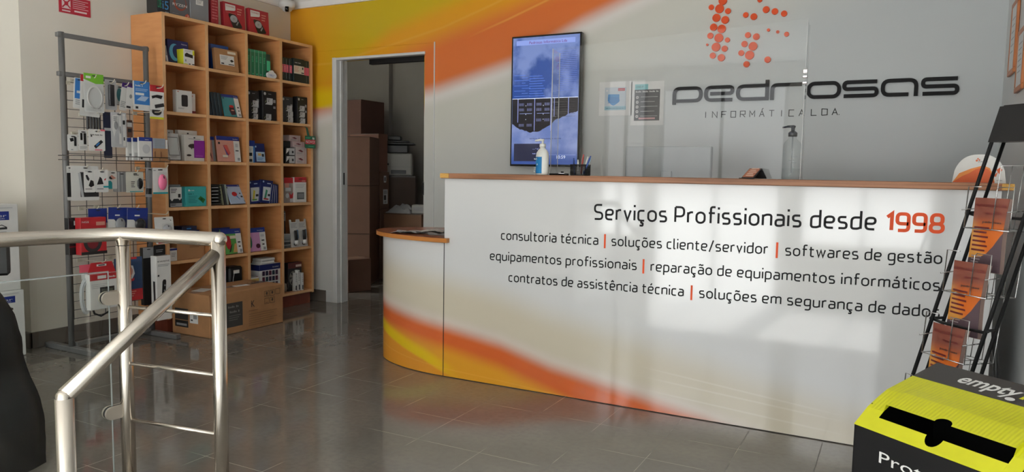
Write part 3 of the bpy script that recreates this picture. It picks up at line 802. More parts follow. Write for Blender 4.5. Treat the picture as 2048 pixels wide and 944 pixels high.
# framed pictures on the right wall (front faces -x)
M_FR = wood('orange_brown_frame', (176, 104, 56), (190, 116, 66), 4, 4, 1)
def framed(y0, y1, z0, z1, label):
    t = empty('picture_frame', label, 'picture frame', (WX1, (y0 + y1) / 2, z0), R(-90), 'framed certificates on the right wall')
    w2 = (y1 - y0) / 2; h = z1 - z0; f = 0.024; b = MB()
    for a in ((-w2, w2, 0, f), (-w2, w2, h - f, h), (-w2, -w2 + f, f, h - f), (w2 - f, w2, f, h - f)): b.box(a[0], a[1], -0.014, -0.002, a[2], a[3], M_FR, 0.002)
    b.build('frame', t)
    b = MB(); b.box(-w2 + f, w2 - f, -0.012, -0.004, f, h - f, pal((226, 228, 228), 0.3)); gy = pal((150, 154, 158), 0.3)
    for k in range(6): b.ink(-w2 * 0.5, w2 * 0.5 * (1 - 0.15 * (k % 3)), h * (0.75 - k * 0.09), h * (0.75 - k * 0.09) + 0.006, gy, 1, -0.012)
    b.build('certificate', t)
framed(4.24, 4.46, 1.632, 1.985, 'wooden picture frame on the right wall, higher and nearer the corner')
framed(3.92, 4.145, 1.52, 1.80, 'wooden picture frame on the right wall, lower one beside the magazine rack top')
# red no-smoking style notice on the left wall (front faces +x)
b = MB(); RD = pal((176, 36, 56), 0.35); WI = pal((226, 210, 210), 0.4)
b.box(0, 0.20, -0.003, -0.0005, 0, 0.105, RD, 0.0)
b.box(0.018, 0.072, -0.0036, -0.003, 0.028, 0.09, WI); yf = -0.0036
for sgn in (1, -1): stroke(b, [(0.020, 0.059 - sgn * 0.026), (0.070, 0.059 + sgn * 0.026)], 0.008, yf, yf - 0.0005, RD)
b.inkell(0.045, 0.059, 0.013, 0.013, RD, 2, yf, 14)
for k in range(5): b.ink(0.085, 0.185 - 0.02 * (k % 2), 0.086 - k * 0.012, 0.089 - k * 0.012, WI, 1, -0.003)
b.ink(0.095, 0.175, 0.016, 0.026, WI, 1, -0.003)
b.ink(0.018, 0.07, 0.010, 0.018, WI, 1, -0.003)
tag(b.build('notice', None, (WX0, 2.795, 2.052), (0, 0, R(90))), 'small red notice with a crossed icon high on the left wall', 'notice')
# ceiling camera in the corner
t = empty('dome_camera', 'white dome security camera below the cornice in the corner', 'security camera', (-4.545, 4.62, 2.455))
b = MB(); b.lathe([(0.062, 0.03), (0.066, 0.0), (0.062, -0.02), (0.05, -0.03)][::-1], M_WHITE, 28); b.lathe([(0.03, 0.03), (0.03, 0.104)], M_WHITE, 16); b.build('housing', t)
b = MB(); b.lathe([(0.002, -0.062), (0.02, -0.058), (0.036, -0.045), (0.046, -0.03), (0.048, -0.02)], M_WHITE, 24); b.build('dome', t)
b = MB(); b.X = Matrix.Translation((0.030, -0.028, -0.038)) @ Matrix.Rotation(R(-47), 4, 'Z'); b.lathe([(0.024, -0.012), (0.025, 0.012), (0.018, 0.018)], M_BLACKGLOSS, 20, (0, 0, 0), 'y')
b.inkell(0, 0, 0.006, 0.006, pal((120, 120, 124)), 2, -0.018, 10); b.build('lens', t)

# ------------------------------------------------------------------ things on the counter
def at_top(name, label, cat, x, y, rz=0.0, z=CT, group=None): return empty(name, label, cat, (x, y, z), rz, group)
# white sanitiser bottle
t = at_top('sanitiser_bottle', 'white pump bottle with a blue label on the counter', 'bottle', -1.598, 3.362, R(-20))
b = MB(); WB = pal((232, 232, 226), 0.35)
def ell_lathe(b, prof, M, ry=0.7, n=24):
    nv = len(b.v); b.lathe(prof, M, n)
    for i in range(nv, len(b.v)): x, y, z = b.v[i]; b.v[i] = (x, y * ry, z)
ell_lathe(b, [(0.034, 0), (0.037, 0.004), (0.038, 0.02), (0.038, 0.095), (0.034, 0.112), (0.024, 0.126), (0.015, 0.133), (0.014, 0.14)], WB); b.build('body', t)
b = MB(); lb = pal((28, 120, 178), 0.4); n = 14; rr = 0.0386
vs = []; fs = []
for k in range(n + 1):
    a = R(-172 + 112 * k / n); vs += [(rr * math.cos(a), rr * 0.7 * math.sin(a), 0.008), (rr * math.cos(a), rr * 0.7 * math.sin(a), 0.090)]
for k in range(n): fs.append((2 * k, 2 * k + 2, 2 * k + 3, 2 * k + 1))
b.add(vs, fs, lb, True); lbw = pal((220, 232, 240), 0.4)
b.X = Matrix.Translation((-0.012, 0, 0)) @ Matrix.Rotation(R(-14), 4, 'Z')
b.ink(0.010, 0.020, 0.050, 0.0545, lbw, 1, -0.0285); b.ink(0.0128, 0.0172, 0.0475, 0.0575, lbw, 1, -0.0285); b.bars(-0.016, 0.016, 0.076, 0.008, lbw, 1, -0.0285)
for k in range(3): b.ink(-0.016, 0.006 - 0.006 * k, 0.036 - k * 0.010, 0.0385 - k * 0.010, lbw, 1, -0.0285)
b.build('label', t)
b = MB(); b.lathe([(0.0155, 0.138), (0.016, 0.153), (0.011, 0.156), (0.005, 0.158), (0.005, 0.172)], WB, 18); b.tube([(0.004, 0.006, 0.173), (-0.012, -0.006, 0.175), (-0.034, -0.02, 0.170)], [0.006, 0.006, 0.0045], WB, 10); b.build('pump', t)
# pen cup with pens
t = at_top('pen_cup', 'black mesh pen cup holding pens on the counter', 'pen cup', -1.391, 3.36)
b = MB(); s2 = 0.037
for k in range(13):
    u = -s2 + 2 * s2 * k / 12
    for p0, p1 in (((u, -s2), (u, -s2)), ((u, s2), (u, s2)), ((-s2, u), (-s2, u)), ((s2, u), (s2, u))): b.tube([(p0[0], p0[1], 0.004), (p1[0], p1[1], 0.052)], 0.0011, M_BLACK, 4)
for k in range(9):
    z = 0.004 + 0.046 * k / 8; b.tube([(-s2, -s2, z), (s2, -s2, z), (s2, s2, z), (-s2, s2, z)], 0.0011, M_BLACK, 4, closed=True)
b.build('mesh', t)
b = MB(); b.tube([(-s2, -s2, 0.053), (s2, -s2, 0.053), (s2, s2, 0.053), (-s2, s2, 0.053)], 0.002, M_BLACK, 6, closed=True); b.box(-s2, s2, -s2, s2, 0, 0.004, M_BLACK, 0.001); b.build('rim', t)
pens = [(-0.026, -0.01, -0.036, 0.0, 0.085, (40, 60, 110), 'dark blue pen leaning left in the pen cup'), (-0.012, 0.0, -0.012, -0.004, 0.078, (222, 222, 218), 'short white pen upright in the pen cup'), (0.0, 0.012, 0.000, 0.014, 0.083, (120, 122, 124), 'grey pen upright in the pen cup'),
        (0.008, -0.012, 0.020, -0.012, 0.103, (156, 62, 58), 'slim red pen, tallest in the pen cup'), (0.014, 0.004, 0.036, 0.006, 0.092, (226, 226, 222), 'white pen leaning right in the pen cup'), (0.020, 0.016, 0.046, 0.02, 0.088, (190, 214, 222), 'pale blue pen leaning right behind the white one'), (0.022, -0.016, 0.060, -0.018, 0.096, (36, 72, 150), 'blue pen leaning farthest right in the pen cup')]
for xb, yb, xt, yt, z1, c, lab in pens:
    p0 = Vector((xb, yb, 0.005)); p1 = Vector((xt, yt, z1)); d = (p1 - p0)
    b = MB(); b.tube([p0, p0 + d * 0.1, p0 + d * 0.86, p0 + d * 0.88, p1], [0.0015, 0.0042, 0.0044, 0.003, 0.003], pal(c, 0.3), 10)
    tag(b.build('pen', None, (-1.391, 3.36, CT)), lab, 'pen', 'pens in the pen cup')
# black pen lying on the counter
b = MB(); b.tube([(-0.052, 0, 0.005), (-0.046, 0, 0.005), (0.035, 0, 0.005), (0.038, 0, 0.005), (0.052, 0.0, 0.005)], [0.001, 0.005, 0.005, 0.0055, 0.005], M_BLACKGLOSS, 12); b.box(-0.0, 0.03, -0.001, 0.001, 0.009, 0.011, M_CHROME)
tag(b.build('pen', None, (-1.500, 3.345, CT), (0, 0, R(4))), 'black pen lying flat beside the pen cup', 'pen')
# card holder
t = at_top('card_holder', 'small tent-shaped card holder with a red patterned card on the counter', 'card holder', -0.568, 3.365, R(48))
b = MB(); b.prism([(0.0, 0.046), (-0.042, 0.004), (-0.039, 0.002), (0.001, 0.042), (0.027, 0.002), (0.030, 0.004), (0.003, 0.046)], -0.04, 0.04, pal((46, 46, 48), 0.3), ax='y'); b.box(-0.055, -0.036, -0.04, 0.04, 0.0, 0.004, pal((46, 46, 48), 0.3)); b.build('holder', t)
b = MB(); cc = pal((176, 110, 84), 0.4)
b.add([(-0.040, -0.036, 0.0075), (-0.003, -0.036, 0.0445), (-0.003, 0.036, 0.0445), (-0.040, 0.036, 0.0075)], [(0, 1, 2, 3)], cc)
for k in range(5):
    a = -0.036 + k * 0.0075; b.add([(a, -0.03 + 0.01 * (k % 2), a + 0.049), (a + .004, -0.03 + 0.01 * (k % 2), a + .053), (a + .004, 0.02, a + .053), (a, 0.02, a + .049)], [(0, 1, 2, 3)], pal((222, 190, 170), 0.4))
b.build('card', t)
# clear gel bottle with black pump
t = at_top('gel_dispenser', 'tall clear gel bottle with a black pump on the counter', 'bottle', -0.436, 3.485, R(10))
MG = glassy('clear_bottle_plastic', (0.93, 0.945, 0.95), 0.05, 1.3)
b = MB(); b.lathe([(0.034, 0), (0.0375, 0.004), (0.038, 0.02), (0.038, 0.150), (0.034, 0.162), (0.022, 0.174), (0.0165, 0.18), (0.0165, 0.192)], MG, 28); b.build('body', t)
b = MB(); b.lathe([(0.034, 0.003), (0.0365, 0.006), (0.0365, 0.048)], glassy('clear_gel', (0.95, 0.965, 0.97), 0.05, 1.05, 0.05), 24); b.build('gel', t)
b = MB(); NV = pal((34, 40, 54), 0.35); b.lathe([(0.0185, 0.189), (0.0195, 0.205), (0.012, 0.212), (0.008, 0.214), (0.008, 0.226), (0.011, 0.230), (0.011, 0.236), (0.004, 0.238)], NV, 20); b.tube([(0.004, 0, 0.233), (-0.02, -0.004, 0.233), (-0.044, -0.009, 0.228)], [0.006, 0.005, 0.0035], NV, 10); b.tube([(0, 0, 0.19), (0.0, 0, 0.03)], 0.003, glassy('dip_tube', (.8, .82, .84), .1, 1.4, .2), 8); b.build('pump', t)
b = MB(); gi = pal((140, 148, 152), 0.5)
for k, (u, v, z) in enumerate(((0.004, 0.022, 0.098), (-0.014, 0.010, 0.083), (0.002, 0.018, 0.072))): b.ink(u, v, z, z + 0.003, gi, 1, -0.0382)
b.build('label', t)
# domed card with orange hills
t = at_top('display_card', 'white dome-shaped card printed with orange hills at the counter end', 'card', 0.268, 3.44, R(-22))
b = MB(); N = 26
def dome(u): return 0.112 * (max(0.0, 1 - abs(u) ** 2.6)) ** 0.5
pts = [(-0.095 + 0.19 * k / N, dome(-1 + 2 * k / N)) for k in range(N + 1)]
pts = [(x * 1.0, max(0.0, z)) for x, z in pts]
b.prism(pts[::-1], 0.0, 0.003, pal((232, 232, 228), 0.45)); OR = pal((214, 96, 44), 0.5); OL = pal((226, 138, 62), 0.5)
hill = [(-0.094, 0.0), (-0.06, 0.030), (-0.035, 0.042), (-0.012, 0.058), (0.014, 0.066), (0.036, 0.056), (0.05, 0.03), (0.056, 0.0)]
b.inkpoly([(x * 0.99, min(z, dome(x / 0.095) - 0.001) if z > 0 else 0.001) for x, z in [(-0.094, 0.0), (-0.07, 0.038), (-0.03, 0.056), (0.014, 0.069), (0.038, 0.058), (0.052, 0.03), (0.058, 0.0)]][::-1], OL, 1)
b.inkpoly([(x * 0.985, max(0.001, min(z - 0.004, dome(x / 0.095) - 0.002))) for x, z in hill][::-1], OR, 2)
b.inkpoly([(0.06, 0.052), (0.074, 0.062), (0.08, 0.052), (0.07, 0.036)], OR, 2); b.inkpoly([(0.05, 0.028), (0.066, 0.045), (0.06, 0.025)], OR, 2)
for dx, dz, r in ((-0.01, 0.088, 0.004), (-0.006, 0.095, 0.003), (-0.001, 0.090, 0.003)): b.inkell(dx, dz, r, r, OR, 1, 0, 10)
b.text('pedrosas', -0.004, 0.028, 0.082, 0.004, M_INK, 2); b.ink(0.062, 0.082, 0.010, 0.012, pal((150, 150, 150)), 1)
b.build('printed_card', t)
b = MB(); b.prism([(0.0, 0.0), (0.05, 0.0), (0.002, 0.07)], -0.002, 0.002, pal((220, 220, 216), 0.5), ax='x'); b.X = Matrix.Identity(4); b.v = [(x, y + 0.003, z) for x, y, z in b.v]; b.build('back_strut', t)
# acrylic screen with two returned ends and metal clips
t = at_top('acrylic_screen', 'clear acrylic sneeze guard standing along the counter', 'screen', -0.97, 3.43)
xl, xr = -1.584 + 0.97, -0.391 + 0.97
b = MB(); b.add([(xl, 0, 0.0), (xr, 0, 0.0), (xr, 0, 0.684), (xl, 0, 0.633)], [(0, 1, 2, 3)], M_PLEXI); pane = b.build('pane', t)
for x, h in ((xl, 0.633), (xr, 0.684)):
    b = MB(); b.add([(x, 0, 0), (x, 0.085, 0), (x, 0.085, h - 0.01), (x, 0, h)], [(0, 1, 2, 3)], M_PLEXI); b.build('end_return', t)
    b = MB(); b.box(x - 0.002, x + 0.002, -0.002, 0.002, 0, h, M_PLEDGE); b.build('polished_edge', t)
    b = MB(); b.box(x - 0.0015, x + 0.0015, 0.0835, 0.0865, 0, h - 0.01, M_PLEDGE); b.build('polished_edge', t)
b = MB()
for z in (0.41, 0.436, 0.455): b.box(xr - 0.010, xr + 0.010, -0.006, 0.012, z, z + (0.011 if z < 0.44 else 0.018), M_CHROME, 0.002)
b.build('clip', t)
# small clear sign holder by the pen cup
b = MB(); b.add([(-0.03, 0, 0), (0.03, 0, 0), (0.03, 0.02, 0.035), (-0.03, 0.02, 0.035)], [(0, 1, 2, 3)], M_PLEXI); b.box(-0.03, 0.03, -0.01, 0.02, 0, 0.002, M_PLEDGE); b.ink(-0.008, 0.008, 0.004, 0.02, M_INK, -8, 0.0)
tag(b.build('sign_holder', None, (-1.500, 3.385, CT)), 'tiny clear holder with a black mark left of the pen cup', 'sign holder')
# monitor seen from behind
t = empty('computer_monitor', 'pale grey computer monitor seen from behind over the counter', 'monitor', (-1.125, 3.95, 0.7406))
b = MB(); MG2 = pal((166, 170, 171), 0.5); b.box(-0.235, 0.235, -0.02, 0.02, 0.235, 0.53, MG2, 0.004); b.build('back_cover', t)
b = MB(); b.box(-0.215, 0.215, 0.0201, 0.021, 0.25, 0.51, M_BLACKGLOSS); b.build('screen', t)
b = MB(); b.box(-0.03, 0.03, -0.035, -0.02, 0.02, 0.40, MG2, 0.004); b.box(-0.12, 0.12, -0.10, 0.08, 0, 0.02, MG2, 0.004); b.build('stand', t)
# leaflets on the low end
t0 = None
for i, (x, y, rz, c) in enumerate(((-2.50, 3.47, 24, (214, 214, 210)), (-2.47, 3.475, 30, (196, 204, 212)), (-2.44, 3.46, 18, (222, 222, 218)), (-2.34, 3.50, -8, (190, 184, 170)), (-2.31, 3.49, 5, (206, 204, 196)), (-2.27, 3.47, -3, (180, 178, 166)), (-2.25, 3.50, 10, (204, 202, 198)), (-2.245, 3.46, 2, (214, 212, 206)))):
    b = MB(); wv = []
    n = 8
    for k in range(n + 1):
        u = -0.105 + 0.21 * k / n; zz = 0.0010 + 0.0026 * i + 0.009 * abs(math.sin(k * 0.7 + i * 1.3))
        wv += [(u * 0.85, -0.055, zz), (u * 0.85, 0.055, zz)]
    b.add(wv, [(2 * k, 2 * k + 2, 2 * k + 3, 2 * k + 1) for k in range(n)], pal(c, 0.35))
    b.add([(x_, y_, z_ - 0.0008) for x_, y_, z_ in wv], [(2 * k, 2 * k + 1, 2 * k + 3, 2 * k + 2) for k in range(n)], pal(c, 0.35))
    for k in range(4):
        cc_ = pal(((120, 128, 150), (150, 96, 70), (90, 96, 96))[(i + k) % 3], 0.4); v0_ = -0.042 + k * 0.024
        for q in range(1, n - 1):
            xa_, za_ = wv[2 * q][0], wv[2 * q][2] + 0.0005; xb_, zb_2 = wv[2 * q + 2][0], wv[2 * q + 2][2] + 0.0005
            b.add([(xa_, v0_, za_), (xb_, v0_, zb_2), (xb_, v0_ + 0.007, zb_2), (xa_, v0_ + 0.007, za_)], [(0, 1, 2, 3)], cc_)
    lab = ['leaflet at the far left of the loose pile on the low counter end', 'blue-tinted leaflet second from the left in the pile', 'bright white leaflet with dark lines near the pile front', 'tan leaflet in the middle of the loose pile', 'cream leaflet in the middle of the loose pile', 'olive-grey leaflet against the tall counter side', 'pale leaflet turned slightly, against the tall counter side', 'topmost off-white leaflet against the tall counter side'][i]
    tag(b.build('leaflet', None, (x, y, 0.7608), (0, 0, R(rz))), lab, 'leaflet', 'leaflets on the low counter end')

# ------------------------------------------------------------------ stainless railing and glass
def post(b, x, y, z0, z1, r=0.0212): b.tube([(x, y, z0), (x, y, z1)], r, M_STEEL, 20)
P1, P2, P3 = (-2.184, 1.497), (-1.812, 1.549), (-1.758, 1.042)
ZR = 0.902
t = empty('railing', 'brushed stainless steel handrail with posts, rungs and a glass infill', 'railing', (P1[0], P1[1], 0))
def rl(mb, name, parent=None):
    mb.v = [(x - P1[0], y - P1[1], z) for x, y, z in mb.v]
    return mb.build(name, parent or t)
b = MB(); post(b, *P1, 0, ZR); b.tube([(P1[0], P1[1], 0), (P1[0], P1[1], 0.008)], 0.05, M_STEEL, 20); b.tube([(P1[0], P1[1], ZR - 0.036), (P1[0], P1[1], ZR - 0.035)], 0.0216, M_BLACK, 20); rl(b, 'post')
b = MB(); post(b, *P2, 0, ZR); b.tube([(P2[0], P2[1], 0), (P2[0], P2[1], 0.008)], 0.05, M_STEEL, 20); rl(b, 'post')
b = MB(); post(b, *P3, -0.30, 0.558); b.tube([(P3[0], P3[1], -0.30), (P3[0], P3[1], -0.292)], 0.05, M_STEEL, 20); rl(b, 'post')
b = MB(); b.tube([(P2[0] + 0.006, P2[1] + 0.001, ZR), (P1[0], P1[1], ZR), (-2.225, 1.30, ZR), (-2.265, 1.10, ZR), (-2.33, 0.75, ZR), (-2.40, 0.35, ZR)], 0.0216, M_STEEL, 20)
b.lathe([(0.001, 0.0225), (0.008, 0.0212), (0.015, 0.0165), (0.0205, 0.008), (0.0222, 0.0), (0.0205, -0.008), (0.015, -0.0165), (0.008, -0.0212), (0.001, -0.0225)][::-1], M_STEEL, 20, (P2[0] + 0.006, P2[1] + 0.001, ZR))
rl(b, 'top_rail')
b = MB(); b.tube([(P2[0] - 0.002, P2[1] - 0.01, 0.856), (P3[0], P3[1], 0.562)], 0.0206, M_STEEL, 20)
b.lathe([(0.001, 0.0212), (0.011, 0.018), (0.018, 0.011), (0.0212, 0.0), (0.018, -0.011), (0.011, -0.018), (0.001, -0.0212)][::-1], M_STEEL, 20, (P3[0], P3[1], 0.559)); rl(b, 'sloping_handrail')
for z in (0.668, 0.483, 0.297, 0.11):
    b = MB(); b.tube([(P1[0] + 0.02, P1[1] + 0.003, z), (P2[0] - 0.02, P2[1] - 0.003, z)], 0.006, M_STEEL, 12); rl(b, 'rung')
gx = lambda s: (P1[0] - 0.012 - 0.20 * s * 0.5, P1[1] - 0.045 - s)
g0, g1 = gx(0.0), gx(1.0)
b = MB(); b.add([(g0[0], g0[1], 0.05), (g1[0], g1[1], 0.05), (g1[0], g1[1], 0.785), (g0[0], g0[1], 0.785)], [(0, 1, 2, 3)], M_GLASS); gp = rl(b, 'glass_panel')
b = MB(); b.tube([(g0[0], g0[1], 0.05), (g0[0], g0[1], 0.785), (g1[0], g1[1], 0.785)], 0.0028, glassy('glass_edge', (0.62, 0.72, 0.68), 0.1, 1.5, 0.35), 6); rl(b, 'glass_edge', gp)
for z in (0.70, 0.33):
    b = MB(); c_ = Vector((g0[0], g0[1], z)); dv = Vector((g1[0] - g0[0], g1[1] - g0[1], 0)).normalized(); nv_ = Vector((dv.y, -dv.x, 0))
    for sg in (1, -1):
        vs = []
        prof2 = [(-0.046, -0.021)] + [(0.006 + 0.021 * math.cos(a), 0.021 * math.sin(a)) for a in [R(-90 + 15 * k) for k in range(13)]] + [(-0.046, 0.021)]
        for y_ in (0.005, 0.013):
            for u, v in prof2: vs.append(c_ + dv * u + Vector((0, 0, v)) + nv_ * (sg * y_))
        n = len(prof2); b.add(vs, [tuple(range(n)), tuple(range(2 * n - 1, n - 1, -1))] + [(i, i + n, (i + 1) % n + n, (i + 1) % n) for i in range(n)], M_SATIN)
    for sg in (0,):
        vs = []
        for y_ in (-0.005, 0.005):
            for u, v in prof2: vs.append(c_ + dv * (u * 0.97) + Vector((0, 0, v * 0.96)) + nv_ * y_)
        b.add(vs, [(i, i + n, (i + 1) % n + n, (i + 1) % n) for i in range(n)], M_BLACK)
    rl(b, 'glass_clamp')

# ------------------------------------------------------------------ shelf unit
S = -4.315
ZS = [0.118, 0.480, 0.844, 1.157, 1.482, 1.806, 2.120]
YD = [(3.270, 3.293), (3.610, 3.635), (3.962, 3.987), (4.305, 4.330), (4.640, 4.664)]
t = empty('shelf_unit', 'tall beech shelving unit with four columns of pigeonholes against the left wall', 'shelf unit', (S, 3.967, 0), R(90))
def sh(mb, name, parent=None):      # world -> local: local x = y-3.967, local y = -(x-S)
    mb.v = [(y - 3.967, -(x - S), z) for x, y, z in mb.v]
    return mb.build(name, parent or t)
XBK = WX0 + 0.006
for i, (a, c_) in enumerate(YD):
    b = MB(); b.box(XBK, S, a, c_, 0.09 if i in (0, 4) else 0.118, 2.12 if i in (0, 4) else 2.10, M_BEECHD); b.box(S, S + 0.0008, a, c_, 0.09 if i in (0, 4) else .118, 2.12 if i in (0, 4) else 2.10, M_EDGE)
    sh(b, 'side_panel' if i in (0, 4) else 'divider')
for i, z in enumerate(ZS):
    if i in (0, 6):
        b = MB(); b.box(XBK, S - 0.0002, 3.293, 4.640, z - 0.021, z, M_BEECH); b.box(S - 0.0002, S + 0.0008, 3.293, 4.640, z - 0.021, z, M_EDGE); sh(b, 'top_board' if i == 6 else 'bottom_board')
    else:
        for c_ in range(4):
            b = MB(); b.box(XBK, S - 0.004, YD[c_][1], YD[c_ + 1][0], z - 0.021, z, M_BEECH); b.box(S - 0.004, S - 0.003, YD[c_][1], YD[c_ + 1][0], z - 0.021, z, M_EDGE); sh(b, 'shelf_board')
b = MB(); b.box(XBK - 0.004, XBK, 3.28, 4.655, 0.1, 2.11, M_BEECH); sh(b, 'back_panel')
b = MB(); b.box(XBK, S - 0.03, 3.285, 4.65, 0.0, 0.097, M_PLINTH); sh(b, 'plinth')

# ------------------------------------------------------------------ product builder
def put(mb, name, label, cat, loc, rot, group, parts=()):
    o = tag(mb.build(name, None, (loc[0], loc[1], loc[2] + 0.0006), rot), label, cat, group)
    for pn, pm in parts: pm.build(pn, o)
    return o
C = dict(w=(228, 228, 225), k=(26, 26, 28), dk=(44, 44, 46), g=(150, 152, 154), lg=(196, 198, 200), bl=(26, 48, 130), db=(22, 34, 92), lb=(58, 122, 190), te=(40, 150, 156), gr=(24, 112, 78), dg=(30, 60, 50), lgr=(70, 186, 140),
         r=(178, 34, 42), dr=(112, 24, 34), pk=(224, 96, 116), ye=(214, 214, 40), br=(168, 124, 84), pu=(138, 34, 150), ro=(206, 146, 130), cr=(224, 214, 196), si=(170, 172, 176), bp=(240, 120, 160), or_=(214, 96, 44), lbl=(176, 196, 222), gn=(84, 150, 70), pg=(206, 150, 196), vt=(70, 34, 120), bk=(110, 72, 52))
def K(c, rough=0.42): return pal(C[c], rough) if isinstance(c, str) else pal(c, rough)
def deco(b, w, h, items, yf=0.0):
    lv = 1
    for it in items:
        kind = it[0]
        if kind == 'r': b.ink(it[1] * w, it[2] * w, it[3] * h, it[4] * h, K(it[5]), lv, yf)
        elif kind == 'e': b.inkell(it[1] * w, it[2] * h, it[3] * w, it[4] * h, K(it[5]), lv, yf)
        elif kind == 'p': b.inkpoly([(u * w, v * h) for u, v in it[1]], K(it[2]), lv, yf)
        elif kind == 't': b.text(it[1], it[2] * w, it[3] * w, it[4] * h, it[5] * h, K(it[6]), lv, yf)
        elif kind == 'b': b.bars(it[1] * w, it[2] * w, it[3] * h, it[4] * h, K(it[5]), lv, yf)
        elif kind == 'l':       # lines of small print: x0 x1 ztop n pitch colour
            for k in range(it[4]): b.ink(it[1] * w, (it[2] - 0.12 * (k % 3) * (it[2] - it[1])) * w, (it[3] - k * it[5]) * h, (it[3] - k * it[5] + it[5] * 0.4) * h, K(it[6]), lv, yf)
        lv += 1
def carton(name, label, cat, group, y, z, w, h, d, col, items=(), x=S - 0.01, lean=0.0, tip=0.0, turn=0.0, side=None, top=None, parts=()):
    """box product on the shelf or rack, front facing +x; y,z = left bottom front corner"""
    b = MB(); b.box(0, w, 0, d, 0, h, K(col), min(0.0015, w * 0.05, d * 0.2))
    if side: b.add([(-0.0005, d, 0.001), (-0.0005, 0, 0.001), (-0.0005, 0, h - 0.001), (-0.0005, d, h - 0.001)], [(0, 1, 2, 3)], K(side))
    if top: b.add([(0.001, 0, h + 0.0005), (w - .001, 0, h + 0.0005), (w - .001, d, h + 0.0005), (0.001, d, h + 0.0005)], [(0, 1, 2, 3)], K(top))
    deco(b, w, h, items)
    return put(b, name, label, cat, (x, y, z + w * max(0.0, math.sin(R(lean))) + d * max(0.0, math.sin(R(-tip)))), (R(tip), R(lean), R(90 + turn)), group, parts)
def card_outline(w, h, r=0.006): return [(x + w / 2, z + h / 2) for x, z in [(q.x - w / 2, q.y - h / 2) for q in rclosed(w, h, r, 3)]]
def blister(name, label, cat, group, y, z, w, h, col, items=(), x=S - 0.02, lean=0.0, tip=0.0, turn=0.0, bubble=None, inside=None, parts=(), thick=0.0012, hang=True):
    """hanging card with a euro slot, printed front and an optional clear bubble (u0,u1,v0,v1,depth) with the article inside"""
    b = MB(); b.prism(card_outline(w, h), 0.0, thick, K(col))
    deco(b, w, h, items)
    if hang: b.inkpoly([(w * 0.5 + 0.014 * math.cos(a) * (1 if abs(math.cos(a)) > .3 else .6), h - 0.012 + 0.0035 * math.sin(a)) for a in [2 * PI * k / 12 for k in range(12)]], K('dk'), 12)
    ps = list(parts)
    if bubble:
        u0, u1, v0, v1, dp = bubble; q = MB()
        q.box(u0 * w, u1 * w, -dp, -0.002, v0 * h, v1 * h, M_BAG, min(0.006, dp * 0.4)); ps.append(('blister_shell', q))
        if inside:
            kind, c = inside; q = MB(); cx, cz = (u0 + u1) / 2 * w, (v0 + v1) / 2 * h; rx, rz = (u1 - u0) * w * 0.42, (v1 - v0) * h * 0.42
            if kind == 'mouse':
                n = 14; vs = []; fs = []
                for i in range(7):
                    f = math.cos(i / 6 * PI / 2); yy = -0.003 - (dp - 0.006) * math.sin(i / 6 * PI / 2)
                    for k in range(n): a = 2 * PI * k / n; vs.append((cx + rx * f * math.cos(a), yy, cz + rz * f * math.sin(a)))
                for i in range(6):
                    for k in range(n): fs.append((i * n + k, i * n + (k + 1) % n, (i + 1) * n + (k + 1) % n, (i + 1) * n + k))
                q.add(vs, fs, K(c, 0.25), True); q.tube([(cx, -dp * 0.82, cz + rz * 0.45), (cx, -dp * 0.62, cz + rz * 0.75)], 0.003, K('dk'), 8)
                ps.append(('mouse', q))
            if kind == 'box': q.box(cx - rx, cx + rx, -dp + 0.004, -0.003, cz - rz, cz + rz, K(c, 0.3), 0.003); ps.append(('article', q))
            if kind == 'coil':
                for j in range(3):
                    rj = 1 - 0.06 * j; q.tube([(cx + rx * rj * math.cos(2 * PI * k / 20), -0.006 - 0.002 * (j % 2), cz + rz * rj * math.sin(2 * PI * k / 20)) for k in range(20)], 0.0015, K(c), 6, closed=True)
                ps.append(('cable_coil', q))
    return put(b, name, label, cat, (x, y, z), (R(tip), R(lean), R(90 + turn)), group, ps)

# ------------------------------------------------------------------ wire grid display stand
t = empty('grid_stand', 'grey metal grid display stand with hanging hooks in front of the left wall', 'display stand', (-4.36, 2.64, 0), R(90))
def gd(mb, name, parent=None):
    mb.v = [(y - 2.64, -(x + 4.36), z) for x, y, z in mb.v]
    return mb.build(name, parent or t)
GX = -4.36
for y in (2.640, 3.182):
    b = MB(); b.tube([(GX, y, 0.03), (GX, y, 1.885)], 0.0165, M_GREYMETAL, 14); gd(b, 'upright')
    b = MB(); b.box(GX - 0.24, GX + 0.255, y - 0.02, y + 0.02, 0.0, 0.032, M_GREYMETAL, 0.004); gd(b, 'foot')
for z in (1.868, 1.645):
    b = MB(); b.box(GX - 0.014, GX + 0.014, 2.612, 3.20, z - 0.013, z + 0.013, M_GREYMETAL, 0.003); gd(b, 'crossbar')
b = MB(); b.box(GX - 0.02, GX + 0.02, 2.66, 3.16, 0.028, 0.052, M_GREYMETAL, 0.003); gd(b, 'lower_bar')
b = MB()
for k in range(28):
    z = 1.60 - k * 0.052
    b.tube([(GX + 0.004, 2.655, z), (GX + 0.004, 3.167, z)], 0.0019, M_WIRE, 6)
for k in range(6):
    y = 2.66 + k * 0.10; b.tube([(GX, y, 1.63), (GX, y, 0.19)], 0.0023, M_WIRE, 6)
gd(b, 'wire_grid')
b = MB()       # wire tray
XT = -4.14
for z in (1.147, 1.172): b.tube([(GX, 2.60, z), (XT, 2.60, z), (XT, 3.175, z), (GX, 3.175, z)], 0.0024, M_WIRE, 6)
for k in range(9):
    y = 2.60 + k * 0.072; b.tube([(GX, y, 1.147), (XT, y, 1.147), (XT, y, 1.172)], 0.0016, M_WIRE, 5)
gd(b, 'wire_tray')
